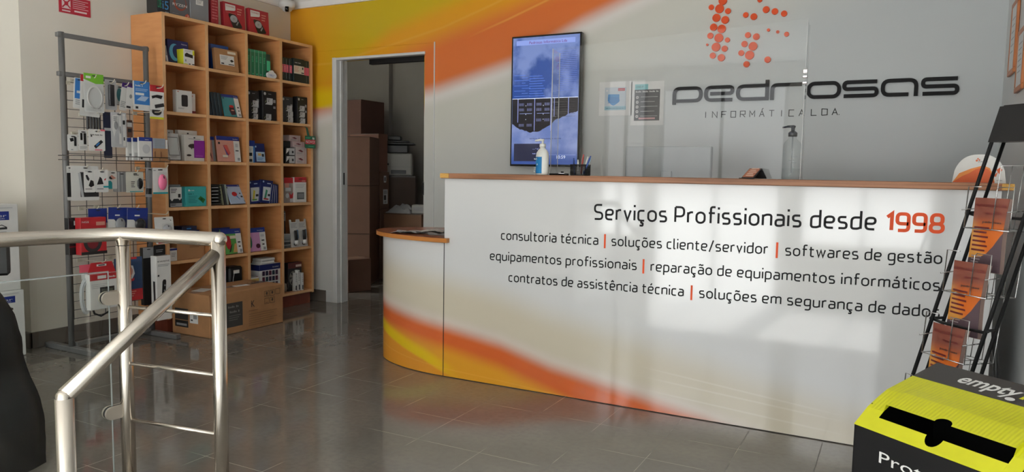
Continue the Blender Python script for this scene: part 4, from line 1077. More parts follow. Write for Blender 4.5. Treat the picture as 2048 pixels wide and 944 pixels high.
hooks = [(2.665, 1.60, 0.17), (2.69, 1.615, 0.24), (2.815, 1.605, 0.22), (2.92, 1.60, 0.20), (2.985, 1.615, 0.27), (3.08, 1.60, 0.30), (3.09, 1.455, 0.27), (2.69, 1.305, 0.25), (2.74, 1.42, 0.18), (2.83, 1.42, 0.25),
         (2.65, 1.10, 0.20), (2.70, 1.085, 0.26), (2.93, 1.075, 0.25), (3.10, 1.105, 0.30), (2.72, 0.86, 0.18), (2.815, 0.865, 0.24), (2.93, 0.86, 0.25), (3.11, 0.815, 0.28), (2.70, 0.55, 0.26), (2.895, 0.55, 0.20)]
for y, z, L in hooks:
    b = MB(); b.tube([(GX + 0.006, y, z), (GX + L - 0.03, y, z), (GX + L - 0.01, y, z + 0.006), (GX + L, y, z + 0.02)], 0.0028, M_HOOK, 7); b.box(GX + 0.004, GX + 0.010, y - 0.015, y + 0.015, z - 0.014, z + 0.008, M_HOOK, 0.001); gd(b, 'hook')

G1 = 'packs hanging on the grid stand'
def hb(key, label, cat, rect, col, items, name='blister_pack', **kw):
    y0, y1, z0, z1, x = rect
    return blister(name, label, cat, G1, y0, z0, y1 - y0, z1 - z0, col, items, x=x, **kw)
hb(0, 'blue and white boxed pack at the left end of the top hook row', 'pack', (2.61, 2.668, 1.444, 1.618, -4.22), 'w', [('r', .12, 1, .32, .98, 'lb'), ('r', .3, .75, .5, .58, 'w'), ('l', .2, .8, .25, 3, .06, 'g')], lean=4)
hb(0, 'white card with a red top behind the green-topped bag', 'pack', (2.635, 2.755, 1.402, 1.636, -4.20), 'w', [('r', 0, 1, .84, 1, 'r'), ('r', .1, .2, .2, .4, 'k')], lean=3)
hb(0, 'clear bag with a green header card and coiled cable, top row', 'pack', (2.627, 2.745, 1.421, 1.640, -4.14), (214, 216, 214), [('p', [(0, 1), (0, .84), (.25, .8), (.6, .74), (1, .76), (1, 1)], (112, 176, 44)), ('r', .1, .35, .87, .93, 'w'), ('r', .62, .86, .06, .18, 'w'), ('l', .64, .84, .16, 4, .03, 'g')], bubble=(.04, .96, .03, .74, .012), inside=('coil', 'w'))
hb(0, 'clear bag with a long black battery bar, top row', 'pack', (2.779, 2.851, 1.446, 1.623, -4.18), 'lg', [], bubble=(.2, .75, .06, .9, .02), inside=('box', 'k'))
hb(0, 'small pack with a teal article behind the tilted white cards', 'pack', (2.895, 2.941, 1.49, 1.605, -4.25), 'lg', [('e', .5, .5, .4, .35, (60, 120, 130))])
hb(0, 'tilted white card with a purple corner, left of the pair', 'pack', (2.878, 2.926, 1.455, 1.622, -4.20), 'w', [('r', 0, 1, .84, 1, 'vt'), ('l', .1, .8, .3, 4, .06, 'g')], lean=9)
hb(0, 'tilted white card with a purple corner, right of the pair', 'pack', (2.906, 2.952, 1.462, 1.621, -4.18), 'w', [('r', 0, 1, .84, 1, 'vt'), ('e', .6, .5, .2, .08, 'g'), ('r', .1, .7, .04, .12, 'dk')], lean=7)
hb(0, 'blue and white adapter box at the right of the top row', 'pack', (2.93, 3.042, 1.456, 1.632, -4.14), 'w', [('r', .08, 1, .2, 1, 'lb'), ('r', .14, .66, .52, .6, 'w'), ('b', .14, .6, .82, .05, 'w'), ('l', .14, .9, .72, 2, .05, 'lbl'), ('p', [(.2, .34), (.5, .5), (.95, .48), (.7, .32)], 'lbl'), ('r', .12, .28, .05, .13, 'k')])
hb(0, 'white and red pack with black cables at the right edge of the top row', 'pack', (3.03, 3.128, 1.466, 1.617, -4.12), 'w', [('r', 0, 1, .74, 1, 'r'), ('p', [(.1, .55), (.5, .62), (.9, .6), (.8, .46), (.4, .5), (.15, .44)], 'k'), ('p', [(.3, .2), (.95, .3), (1, .16), (.35, .06)], 'dk')])
hb(0, 'white and red cable pack hanging lower behind, right edge', 'pack', (3.055, 3.153, 1.412, 1.578, -4.16), 'w', [('r', 0, 1, .8, 1, 'r'), ('e', .5, .28, .35, .14, 'dk'), ('r', 0, 1, 0, .08, 'ye')])
# second row
b = MB()
for k in range(5): b.box(0.004 + k * 0.018, 0.016 + k * 0.018, 0, 0.012, 0.0, 0.088, K('dk', 0.3), 0.002)
b.box(0.0, 0.10, 0.012, 0.014, -0.01, 0.095, M_BAG)
put(b, 'adapter_pack', 'row of black battery sticks below the green-topped bag', 'pack', (-4.22, 2.687, 1.325), (0, 0, R(90)), G1)
hb(0, 'long dark blue sleeve hanging in the middle of the second row', 'pack', (2.775, 2.828, 1.162, 1.431, -4.20), (38, 44, 66), [('r', .1, .9, .6, .66, 'lg')])
hb(0, 'clear bag with a white adapter and cable, middle of the second row', 'pack', (2.776, 2.875, 1.225, 1.432, -4.13), 'lg', [('p', [(.1, .9), (.5, .95), (.45, .7), (.2, .3), (.08, .5)], 'w'), ('r', .5, .66, .1, .9, 'w'), ('r', .74, .92, .04, .96, 'w'), ('r', .75, .9, .66, .78, 'k'), ('r', .78, .86, .2, .3, 'dk'), ('r', .54, .6, .4, .6, 'g'), ('l', .15, .4, .85, 3, .05, 'g'), ('e', .3, .62, .12, .12, 'g')], bubble=(.02, .98, .02, .9, .018))
hb(0, 'white card with two black cables at the left of the second row', 'pack', (2.559, 2.62, 1.197, 1.29, -4.20), 'w', [('p', [(.2, .75), (.55, .8), (.6, .6), (.3, .55)], 'k'), ('r', .62, .85, .3, .85, 'k'), ('r', .3, .5, .05, .1, 'g')])
hb(0, 'white card with black plugs next to the stick pack', 'pack', (2.611, 2.664, 1.201, 1.318, -4.18), 'w', [('r', .2, .45, .5, .85, 'k'), ('r', .55, .85, .3, .85, 'k'), ('l', .1, .9, .16, 2, .06, 'g')])
hb(0, 'white card showing a black memory stick, second row front', 'pack', (2.638, 2.737, 1.2, 1.324, -4.13), 'w', [('b', .12, .85, .72, .05, 'dk'), ('p', [(.3, .22), (.75, .52), (.88, .42), (.42, .1)], 'k'), ('p', [(.42, .27), (.62, .41), (.68, .36), (.48, .2)], 'lb'), ('r', .35, .8, .03, .07, 'pk'), ('r', .72, 1, .93, 1, 'pk'), ('e', .16, .68, .05, .04, 'dk')])
hb(0, 'small brown and black pack right of the adapter bag', 'pack', (2.937, 2.978, 1.291, 1.398, -4.22), 'bk', [('r', .1, .9, .6, .85, 'w'), ('r', .2, .8, .3, .5, 'k')])
# packs standing in the wire tray
for (y0, y1, z0, z1, x), lab, its in (((2.927, 2.994, 1.151, 1.288, -4.205), 'blue-topped white pack at the left in the wire tray', [('r', 0, 1, .82, 1, 'bl'), ('r', .2, .5, .2, .3, 'g')]),
        ((2.949, 3.03, 1.151, 1.290, -4.18), 'blue-topped white pack in the middle of the wire tray', [('r', 0, 1, .82, 1, 'bl'), ('l', .1, .5, .3, 3, .06, 'g')]),
        ((2.968, 3.06, 1.151, 1.294, -4.15), 'blue-topped white pack at the front of the wire tray', [('r', 0, 1, .84, 1, 'bl'), ('r', .95, 1, 0, 1, 'bl'), ('t', 'hama', .45, .72, .885, .05, 'w'), ('e', .52, .5, .28, .2, 'lg'), ('r', .08, .24, .06, .12, 'dk')])):
    carton('product_box', lab, 'pack', 'packs in the wire tray', y0, z0, y1 - y0, z1 - z0, 0.016, 'w', its, x=x)
carton('product_box', 'brown cardboard pack with a grey window at the right of the wire tray', 'pack', 'packs in the wire tray', 3.063, 1.151, 0.108, 0.141, 0.02, 'br', [('r', .0, .82, .55, 1, (150, 160, 172)), ('r', .84, .97, .55, .95, 'w'), ('r', .1, .16, .12, .42, 'bk'), ('r', .5, .55, .12, .4, 'bk'), ('l', .12, .7, .9, 4, .08, 'g')], x=-4.15)
# third row
hb(0, 'white sleeve with a black window at the left end of the third row', 'pack', (2.56, 2.60, 0.913, 1.111, -4.22), 'w', [('r', .0, .9, .1, .8, 'k')])
hb(0, 'large white sleeve with a black pad behind the earpiece cards', 'pack', (2.559, 2.725, 0.913, 1.112, -4.18), 'w', [('r', .32, .98, .1, .82, 'dk'), ('p', [(.25, .8), (.34, .8), (.44, .1), (.35, .1)], 'lg')])
for (y0, y1), lab, its in (((2.603, 2.669), 'white card with black ear hooks, left of the twin cards', [('p', [(.15, .75), (.3, .78), (.5, .6), (.42, .5), (.25, .58)], 'k'), ('p', [(.4, .3), (.6, .55), (.85, .5), (.9, .3), (.6, .22)], 'k'), ('l', .1, .7, .14, 1, .06, 'dk'), ('r', .1, .6, .93, .95, 'g')]),
                         ((2.670, 2.750), 'white card with a black tripod plug, right of the twin cards', [('p', [(.12, .34), (.35, .7), (.5, .62), (.62, .36)], 'k'), ('p', [(.68, .58), (.84, .64), (.78, .54), (.7, .52)], 'r'), ('r', .6, 1, .2, .28, 'te'), ('l', .1, .6, .14, 1, .06, 'dk')])):
    hb(0, lab, 'pack', (y0, y1, 0.961, 1.091, -4.13), 'w', its)
hb(0, 'teal and white card with a pink and black mouse picture', 'pack', (2.795, 2.852, 0.977, 1.085, -4.20), 'w', [('p', [(0, 0), (.45, 0), (.45, .35), (.3, .45), (0, .45)], 'te'), ('p', [(.1, .62), (.4, .78), (.9, .6), (.5, .52)], 'ro'), ('p', [(.08, .6), (.2, .72), (.5, .56), (.3, .52)], 'k')])
hb(0, 'grey stack of card packs behind the cream mouse card', 'pack', (2.852, 2.91, 0.958, 1.079, -4.20), 'g', [('r', .1, .25, .0, 1, 'lg'), ('r', .5, .6, 0, 1, 'lg')], thick=0.04)
hb(0, 'cream card with a black mouse in the middle of the third row', 'pack', (2.869, 2.985, 0.956, 1.081, -4.14), (206, 206, 194), [('b', .45, .75, .82, .06, 'dk'), ('l', .28, .5, .5, 4, .08, 'dk'), ('r', .2, .95, .02, .06, 'te')], bubble=(.58, .98, .1, .75, .016), inside=('mouse', 'k'))
hb(0, 'empty-looking clear hanging pack left of the pink mouse', 'pack', (3.017, 3.065, 0.925, 1.109, -4.17), 'si', [('r', .1, .9, .1, .3, 'dk')], bubble=(.05, .95, .03, .9, .02), lean=3)
hb(0, 'white card with a bright pink mouse at the right of the third row', 'pack', (3.035, 3.142, 0.944, 1.108, -4.12), 'w', [('r', 0, 1, 0, .07, 'te'), ('r', .35, .65, .9, .94, 'dk'), ('r', .05, .2, .88, .91, 'g')], bubble=(.28, .94, .08, .82, .026), inside=('mouse', 'bp'))
# fourth row (partly behind the rail)
carton('product_box', 'red headset box with a white sticker in the fourth row', 'pack', G1, 2.580, 0.60, 0.155, 0.215, 0.05, 'r', [('t', 'NGS', .06, .32, .86, .05, 'w'), ('r', .6, .95, .78, .88, 'ro'), ('e', .45, .35, .36, .3, 'dk'), ('e', .45, .33, .22, .18, 'dr'), ('r', 0, 1, 0, .08, 'k')], x=-4.14)
carton('product_box', 'black box with a small barcode left of the red headset box', 'pack', G1, 2.549, 0.600, 0.06, 0.213, 0.04, 'k', [('r', .5, .95, .8, .92, 'w'), ('r', 0, 1, .2, .24, 'dr')], x=-4.20)
for (y0, y1, z0, z1, x), lab in (((2.665, 2.782, 0.70, 0.863, -4.20), 'plain blue-topped card behind the two mouse cards'), ((2.75, 2.872, 0.742, 0.871, -4.15), 'blue-topped card with a grey mouse, left of the two'), ((2.858, 2.995, 0.734, 0.866, -4.13), 'blue-topped card with a dark mouse, right of the two')):
    k = 'plain' in lab
    hb(0, lab, 'pack', (y0, y1, z0 - 0.03, z1, x), 'w', [('p', [(0, 1), (0, .55), (1, .55), (1, 1)], 'bl'), ('r', .35, .6, .68, .73, 'w')] + ([] if k else [('p', [(.3, .55), (1, .55), (1, .1), (.75, .2)], 'db')]), bubble=None if k else (.32, .95, .08, .66, .022), inside=None if k else ('mouse', 'dk' if 'dark' in lab else 'g'), lean=0 if k else 3)
hb(0, 'white card with a silver mouse and red stripe at the right of the fourth row', 'pack', (3.035, 3.17, 0.63, 0.80, -4.10), 'w', [('r', .1, .9, .02, .09, 'r'), ('p', [(.8, .9), (.9, .86), (.86, .84)], 'k')], bubble=(.34, .9, .3, .75, .026), inside=('mouse', 'si'), tip=-6)
# bottom row
b = MB(); b.box(0, 0.172, 0, 0.045, 0, 0.21, K('w'), 0.002)
deco(b, 0.172, 0.21, [('r', 0, 1, .82, 1, 'r'), ('r', .27, .58, .86, .95, 'w'), ('b', .68, .92, .87, .05, 'w'), ('l', .05, .6, .70, 3, .05, 'lg'), ('r', .34, .86, .16, .62, 'dk'), ('r', .40, .80, .22, .56, (92, 96, 88))])
q = MB(); q.prism([(0.0, 0.2105), (0.172, 0.2105), (0.165, 0.235), (0.15, 0.275), (0.022, 0.275), (0.008, 0.235)], 0.018, 0.021, K('r')); q.ink(0.055, 0.115, 0.252, 0.264, K('w'), 1, 0.018); q.ink(0.065, 0.105, 0.255, 0.261, K('dk'), 2, 0.018)
put(b, 'product_box', 'white adapter box with a red hanging flap in the bottom row', 'pack', (-4.12, 2.612, 0.275), (R(0), 0, R(90)), G1, [('hang_flap', q)])
hb(0, 'blue headset card with a face photo and red foot in the bottom row', 'pack', (2.804, 2.99, 0.285, 0.556, -4.18), (40, 66, 106), [('r', 0, 1, 0, .26, 'r'), ('r', .25, .8, .95, 1, 'r'), ('p', [(.38, .55), (.62, .5), (.72, .62), (.66, .8), (.48, .84), (.38, .74)], 'w'), ('e', .55, .68, .1, .1, 'ro'), ('p', [(.36, .46), (.7, .52), (.68, .46), (.42, .42)], 'r'), ('l', .35, .75, .2, 3, .05, 'ro')], bubble=(.05, .95, .1, .9, .02))
b = MB(); b.box(0, 0.105, -0.004, 0.004, 0.02, 0.375, M_BAG, 0.002)
q = MB()
for j in range(6): q.tube([(0.052 + (0.036 - 0.003 * j) * math.cos(2 * PI * k / 22), -0.008 - 0.003 * (j % 3), 0.16 + (0.105 - 0.006 * j) * math.sin(2 * PI * k / 22)) for k in range(22)], 0.0032, K('lg'), 6, closed=True)
q2 = MB(); q2.tube([(0.085, -0.006, 0.10), (0.10, -0.008, 0.05), (0.14, -0.008, 0.03), (0.19, -0.008, 0.05)], 0.006, K('k'), 8); q3 = MB(); q3.ink(0.02, 0.10, 0.30, 0.345, K('pk'), 1, -0.004); q3.ink(0.03, 0.07, 0.26, 0.295, K('w'), 1, -0.004)
put(b, 'cable_bag', 'clear bag with coiled grey cable at the lower left of the stand', 'pack', (-4.17, 2.561, 0.196), (0, 0, R(90)), G1, [('cable_coil', q), ('black_cable', q2), ('label', q3)])
hb(0, 'tall black pack with a grey top behind the power strip box', 'pack', (3.012, 3.086, 0.236, 0.604, -4.20), 'k', [('r', 0, 1, .82, 1, 'g')], thick=0.03)
hb(0, 'black card hanging above the power strip box', 'pack', (3.08, 3.165, 0.50, 0.615, -4.19), 'k', [('l', .2, .8, .7, 2, .1, 'g')])
b = MB(); b.box(0, 0.105, 0, 0.055, 0, 0.41, K('w'), 0.002); deco(b, 0.105, 0.41, [('t', 'ewent', .08, .9, .905, .034, 'dk'), ('l', .1, .9, .86, 2, .02, 'g'), ('p', [(.28, .18), (.38, .60), (.44, .63), (.60, .63), (.64, .60), (.52, .18)], 'k'), ('e', .44, .3, .05, .015, 'g'), ('e', .47, .38, .05, .015, 'g'), ('e', .50, .46, .05, .015, 'g'), ('e', .53, .54, .05, .015, 'g'), ('e', .82, .40, .10, .03, 'k'), ('p', [(.80, .42), (.86, .50), (.9, .49), (.86, .41)], 'k'), ('e', .1, .70, .06, .015, 'dk'), ('e', .14, .08, .06, .015, 'r')])
b.add([(-0.0006, 0.013, 0.12), (-0.0006, 0.03, 0.12), (-0.0006, 0.034, 0.25), (-0.0006, 0.016, 0.25)], [(0, 1, 2, 3)], K('k')); b.box(0.01, 0.095, 0.008, 0.047, 0.4101, 0.4104, K('k'))
put(b, 'power_strip_box', 'tall white power strip box with black pictures beside the railing post', 'pack', (-4.10, 3.03, 0.145), (0, 0, R(90)), G1)

# ------------------------------------------------------------------ things on the shelf unit
ZT = 2.1202
GT = 'boxes on top of the shelf unit'
carton('product_box', 'black processor box with green and blue letters, leftmost on top of the shelf', 'box', GT, 3.262, ZT, 0.098, 0.115, 0.10, (30, 34, 44), [('t', 'CORE', .05, .34, .25, .5, (40, 150, 110)), ('t', 'i5', .42, .88, .22, .5, (60, 140, 200)), ('r', .6, .9, .05, .1, 'g')], x=S - 0.03, side='k')
b = MB(); b.box(0, 0.150, 0, 0.11, 0, 0.145, pal((92, 94, 98), 0.3), 0.002); deco(b, 0.150, 0.145, [('e', .5, .62, .34, .36, (150, 70, 48)), ('e', .53, .64, .27, .29, (92, 94, 98)), ('t', 'RYZEN', .12, .86, .46, .12, 'w'), ('p', [(.72, 0.0), (.76, .12), (.88, .2), (.985, .12), (.985, 0.0)], (200, 90, 66)), ('t', '7', .86, .93, .04, .09, 'w'), ('r', .1, .4, .1, .11, 'g')])
put(b, 'product_box', 'grey processor box with a white name across an orange ring on top of the shelf', 'box', (S - 0.03, 3.362, ZT), (0, 0, R(90)), GT)
carton('product_box', 'plain silver-grey box with a white sticker on top of the shelf', 'box', GT, 3.515, ZT, 0.150, 0.17, 0.11, (132, 134, 138), [('r', .3, .7, .62, .82, 'w'), ('l', .34, .64, .78, 3, .05, 'g')], x=S - 0.025)
carton('product_box', 'narrow dark red box on edge beside the silver-grey box', 'box', GT, 3.70, ZT, 0.062, 0.20, 0.11, (158, 30, 44), [('l', .1, .9, .9, 8, .1, (196, 110, 116)), ('r', .48, .52, 0, 1, 'dr')], x=S - 0.04)
for y, lab in ((3.826, 'red drive box with a hard disk picture, left of the two on the shelf top'), (4.059, 'red drive box with a hard disk picture, right of the two on the shelf top')):
    carton('product_box', lab, 'box', GT, y, ZT, 0.196, 0.186, 0.035, (166, 28, 44), [('r', .08, .55, .76, .93, 'w'), ('p', [(.08, .76), (.55, .76), (.5, .72), (.08, .66)], 'w'), ('t', 'TOSHIBA', .11, .50, .82, .06, 'r'), ('l', .62, .85, .8, 3, .1, 'ro'), ('r', .08, .55, .60, .61, 'ro'),
        ('p', [(.20, .52), (.24, .58), (.52, .57), (.58, .50), (.82, .16), (.80, .10), (.42, .04), (.38, .08)], 'k'), ('e', .44, .40, .17, .14, 'si'), ('e', .44, .40, .05, .04, 'g'), ('p', [(.52, .18), (.62, .34), (.66, .3), (.58, .16)], 'g')], x=S - 0.055, tip=-3)
R0, R1, R2, R3, R4, R5 = ZS[5], ZS[4], ZS[3], ZS[2], ZS[1], ZS[0]
# row 1 (top)
carton('product_box', 'blue pack with a pale blue swirl behind the yellow camera box', 'pack', 'top row of the shelf unit', 3.375, R0, 0.165, 0.162, 0.04, 'db', [('e', .32, .48, .26, .36, (90, 170, 210)), ('e', .42, .52, .2, .28, 'db'), ('t', 'hama', .66, .92, .84, .06, 'w'), ('r', .55, .98, 0, .5, (150, 156, 150))], x=S - 0.075, tip=-4)
for k, lab in enumerate(('thin dark leaning pack at the far left of the top row', 'thin grey leaning pack beside the blue pack in the top row')):
    carton('product_box', lab, 'pack', 'top row of the shelf unit', 3.297 + 0.026 * k, R0 + 0.0005, 0.018, 0.115 - 0.01 * k, 0.12, ('dk', 'g')[k], [('r', .2, .8, .05, .4, 'w')], x=S - 0.03, lean=-9)
carton('camera_box', 'small white box with a yellow side and a black camera picture in the top row', 'box', 'top row of the shelf unit', 3.444, R0, 0.088, 0.104, 0.07, 'w', [('p', [(.12, .68), (.30, .78), (.5, .72), (.62, .70), (.85, .68), (.85, .46), (.5, .5), (.12, .52)], 'k'), ('e', .32, .62, .08, .08, 'dk'), ('r', .82, .98, .66, .96, 'ye'), ('r', .02, .35, .02, .07, 'ye'), ('r', .12, .24, .2, .34, 'g'), ('r', .45, .6, .04, .1, 'k'), ('r', .75, .95, .04, .1, 'dk'), ('l', .1, .7, .9, 2, .05, 'g')], x=S - 0.015, side='ye')
carton('drive_box', 'brown cardboard drive box with a white printed label in the top row', 'box', 'top row of the shelf unit', 3.712, R0, 0.205, 0.153, 0.03, 'br', [('r', .20, .82, .26, .72, 'w'), ('l', .24, .55, .64, 3, .06, 'g'), ('p', [(.62, .5), (.72, .56), (.80, .48), (.7, .42)], 'k'), ('r', .24, .36, .29, .35, 'k'), ('r', .55, .80, .29, .33, 'dk'), ('r', .54, .9, .80, .92, 'cr')], x=S - 0.015, tip=-6)
carton('product_box', 'bright blue box behind the brown drive box', 'box', 'top row of the shelf unit', 3.70, R0, 0.185, 0.188, 0.10, (30, 84, 160), [('r', 0, .15, 0, 1, 'db')], x=S - 0.085, side='k')
for k in range(5):
    carton('software_box', ['green box with a white spine, first from the left in the top row', 'green box with a white spine, second from the left in the top row', 'green box with a white spine, third from the left in the top row', 'green box with a white spine, fourth from the left in the top row', 'green box with a white spine, fifth from the left in the top row'][k], 'box', 'green boxes in the top row', 4.002 + 0.0385 * k, R0, 0.0375, 0.194, 0.15, 'gr', [('r', .0, .06, 0, 1, (190, 210, 200)), ('r', .06, 1, .90, 1, (44, 140, 104)), ('l', .3, .7, .72, 4, .06, 'lgr'), ('r', .4, .7, .05, .1, 'lgr')], x=S - 0.03)
carton('software_box', 'dark green box with a light green panel beside the cloud ornament', 'box', 'green boxes in the top row', 4.197, R0, 0.040, 0.18, 0.14, 'dg', [('r', .05, .95, .3, .72, 'lgr')], x=S - 0.03)
b = MB(); cl = pal((226, 228, 230), 0.4)
pts = []
for cx, cz, r, a0, a1 in ((0.078, 0.020, 0.020, -90, 60), (0.052, 0.034, 0.024, 20, 160), (0.024, 0.020, 0.020, 120, 270)):
    for k in range(9): a = R(a0 + (a1 - a0) * k / 8); pts.append((cx + r * math.cos(a), cz + r * math.sin(a)))
b.prism(pts, 0, 0.015, cl, smooth=True); b.bars(0.026, 0.072, 0.018, 0.008, pal((90, 120, 180)), 1); b.ink(0.03, 0.066, 0.010, 0.012, pal((90, 120, 180)), 1)
put(b, 'cloud_ornament', 'white cloud-shaped ornament with blue print on the top row', 'ornament', (S + 0.0, 4.172, R0), (0, 0, R(90)), None)
for k, y in enumerate((4.335, 4.363, 4.391, 4.424)):
    carton('software_box', ['dark box with a red band, first from the left in the right-hand cell', 'dark box with a red band, second from the left in the right-hand cell', 'dark box with a red band, third from the left in the right-hand cell', 'dark box with a red band, fourth from the left in the right-hand cell'][k], 'box', 'red-banded boxes in the top row', y, R0, 0.026 if k < 3 else 0.030, 0.180, 0.14, (34, 44, 42), [('r', 0, 1, .36, .70, 'pk'), ('r', .0, .07, .1, .95, 'g'), ('l', .3, .7, .58, 3, .07, (230, 170, 176))], x=S - 0.02)
carton('software_box', 'dark box with a wide pale pink label, facing front among the red-banded boxes', 'box', 'red-banded boxes in the top row', 4.457, R0, 0.118, 0.186, 0.03, (28, 40, 38), [('r', .02, .98, .36, .70, 'cr'), ('l', .08, .5, .64, 5, .05, 'ro'), ('r', .78, .9, .56, .66, 'dk'), ('r', .7, .95, .39, .44, 'dk'), ('b', .1, .65, .80, .04, 'lg')], x=S - 0.005)
for k, y in enumerate((4.577, 4.606)):
    carton('software_box', ['dark box with a red band just right of the pale label', 'dark box with a red band at the far right end of the top row'][k], 'box', 'red-banded boxes in the top row', y, R0, 0.028, 0.182, 0.14, (34, 50, 44), [('r', 0, 1, .36, .70, 'pk'), ('r', .93, 1, .05, .95, 'g')], x=S - 0.01)
# row 2
g2 = 'second row of the shelf unit'
carton('drive_box', 'white box with a black portable drive picture, front one in the second row', 'box', g2, 3.385, R1, 0.125, 0.150, 0.035, 'w', [('p', [(.32 + u, .28 + v) for u, v in card_outline(.40, .52, .06)], 'k'), ('l', .1, .5, .2, 2, .04, 'g'), ('r', .06, .16, .9, .95, 'ro')], x=S - 0.02, side=(206, 206, 202))
carton('drive_box', 'white box with a narrow black picture and red corner behind the portable drive box', 'box', g2, 3.50, R1, 0.07, 0.140, 0.035, 'w', [('r', .3, .46, .36, .66, 'k'), ('r', .4, 1, 0, .15, 'dr'), ('r', .5, .7, .85, .9, 'ro')], x=S - 0.06)
for k in range(4):
    carton('software_case', ['leaning dark case, first from the left in the second row', 'leaning dark case, second from the left in the second row', 'leaning dark case, third from the left in the second row', 'leaning dark case, fourth from the left in the second row'][k], 'case', 'leaning cases in the second row', 3.665 + 0.03 * k, R1 + 0.0006, 0.024, 0.165, 0.13, (28, 44, 54), [('r', 0, .15, 0, 1, (70, 90, 100))], x=S - 0.03, lean=-9)
carton('paper_pack', 'teal photo paper pack with a red cup picture leaning in the second row', 'pack', g2, 3.790, R1 + 0.002, 0.150, 0.165, 0.012, (62, 140, 146), [('r', 0, 1, .87, 1, 'bl'), ('t', 'brother', .74, .95, .90, .04, 'w'), ('r', .72, 1, 0, .86, 'w'), ('p', [(.30, .3), (.34, .42), (.62, .42), (.68, .1), (.4, .06)], (60, 26, 40)), ('e', .48, .46, .14, .06, 'r'), ('e', .5, .28, .1, .03, 'ro'), ('r', .82, .92, .4, .46, 'k'), ('r', .84, .92, .25, .3, 'dk'), ('r', .82, .96, .04, .14, 'g'), ('r', .04, .1, .78, .84, 'k')], x=S - 0.02, tip=-15.5)
def inkpack(y, z, lab, tall, col='k', blocks=((.3, .74, .68, .86),), x=S - 0.03, w=0.12, grp=g2, tl=0.0):
    its = [('e', .16, .9, .08, .05, 'lg'), ('r', .4, .62, .89, .91, 'g'), ('r', .76, .93, .62, .72, 'g'), ('r', .76, .93, .42, .5, 'g')]
    for (u0, u1, v0, v1) in blocks:
        its += [('r', u0, u1, v0, v1, 'lg'), ('p', [(u0 - .14, v0 - .06), (u1 - .06, v0 - .06), (u1, v0), (u0, v0)], (190, 194, 196)), ('t', '304', u0 + .05, u0 + .22, v1 - .06, .035, 'k'), ('e', u0 + .12, (v0 + v1) / 2 - .02, .035, .02, 'k'), ('p', [(u0 - .14, v0 + .02), (u0 - .06, v0 + .1), (u0 - .06, v0 + .06), (u0 - .12, v0 - .0)], (150, 160, 120))]
    return carton('ink_pack', lab, 'ink pack', 'ink packs in the second row' if grp == g2 else grp, y, z, w, tall, 0.05, col, its, x=x, tip=tl)
inkpack(4.02, R1, 'black ink pack with three white cartridges, left in the third column', 0.217, 'k', ((.44, .9, .50, .66), (.44, .8, .28, .42), (.44, .8, .06, .2)), S - 0.05, 0.122)
inkpack(4.155, R1, 'black ink pack with two white cartridges, right in the third column', 0.226, 'k', ((.28, .72, .60, .76), (.20, .58, .06, .22)), S - 0.03, 0.138)
inkpack(4.368, R1, 'dark grey ink pack, left in the right-hand column', 0.204, (52, 54, 58), ((.46, .9, .50, .66), (.52, .96, .28, .44), (.50, .94, .06, .22)), S - 0.05, 0.125)
inkpack(4.520, R1, 'black ink pack with three white cartridges, right in the right-hand column', 0.216, 'k', ((.24, .72, .52, .66), (.24, .72, .29, .43), (.24, .72, .06, .20)), S - 0.03, 0.112)
# row 3
g3 = 'third row of the shelf unit'
def turtlebox(y, lab, w, h, x, extra=()):
    return carton('travel_adapter_box', lab, 'box', 'white turtle boxes in the third row', y, R2, w, h, 0.035, (222, 218, 210), [('e', .5, .9, .05, .025, 'k'), ('r', .2, .8, .84, .86, 'g'), ('e', .42, .58, .24, .085, (64, 50, 40)), ('p', [(.3, .54), (.34, .44), (.4, .54)], (64, 50, 40)), ('p', [(.5, .54), (.55, .45), (.6, .55)], (64, 50, 40)), ('e', .7, .60, .07, .035, (64, 50, 40))] + list(extra), x=x)
turtlebox(3.372, 'white box with a turtle picture at the back left of the third row', 0.075, 0.21, S - 0.135)
turtlebox(3.452, 'tall white box with a turtle picture at the back of the third row', 0.155, 0.212, S - 0.095)
turtlebox(3.375, 'white box with a turtle picture behind the leaning tablet box', 0.062, 0.185, S - 0.075)
turtlebox(3.441, 'white box with a turtle and a large purple panel in the third row', 0.162, 0.178, S - 0.02, [('r', .46, 1, .13, .8, 'pu'), ('r', .52, .9, .18, .22, (170, 80, 180)), ('e', .2, .22, .12, .04, (64, 50, 40))])
carton('tablet_box', 'silver-white tablet box with a pale screen leaning at the left of the third row', 'box', g3, 3.302, R2 + 0.003, 0.10, 0.178, 0.02, (196, 198, 198), [('r', .1, .92, .16, .86, 'dk'), ('r', .13, .89, .18, .84, (200, 206, 206)), ('l', .2, .7, .12, 2, .04, 'g')], x=S - 0.005, tip=-9)
carton('paper_pack', 'photo paper pack half hidden at the left of the pink pack', 'pack', g3, 3.652, R2, 0.075, 0.176, 0.03, 'ro', [('r', 0, 1, .86, 1, 'bl'), ('p', [(.1, .6), (.5, .3), (.6, .05), (.2, .4)], (110, 60, 60)), ('r', .7, 1, 0, .86, 'g')], x=S - 0.05, tip=-6.5)
def fan(cx, cz, cols): return [('p', [(cx, cz), (cx + .14 + .03 * k, cz - .42 + .02 * k), (cx + .2 + .03 * k, cz - .40 + .03 * k), (cx + .06 + .035 * k, cz + .02)], c) for k, c in enumerate(cols)]
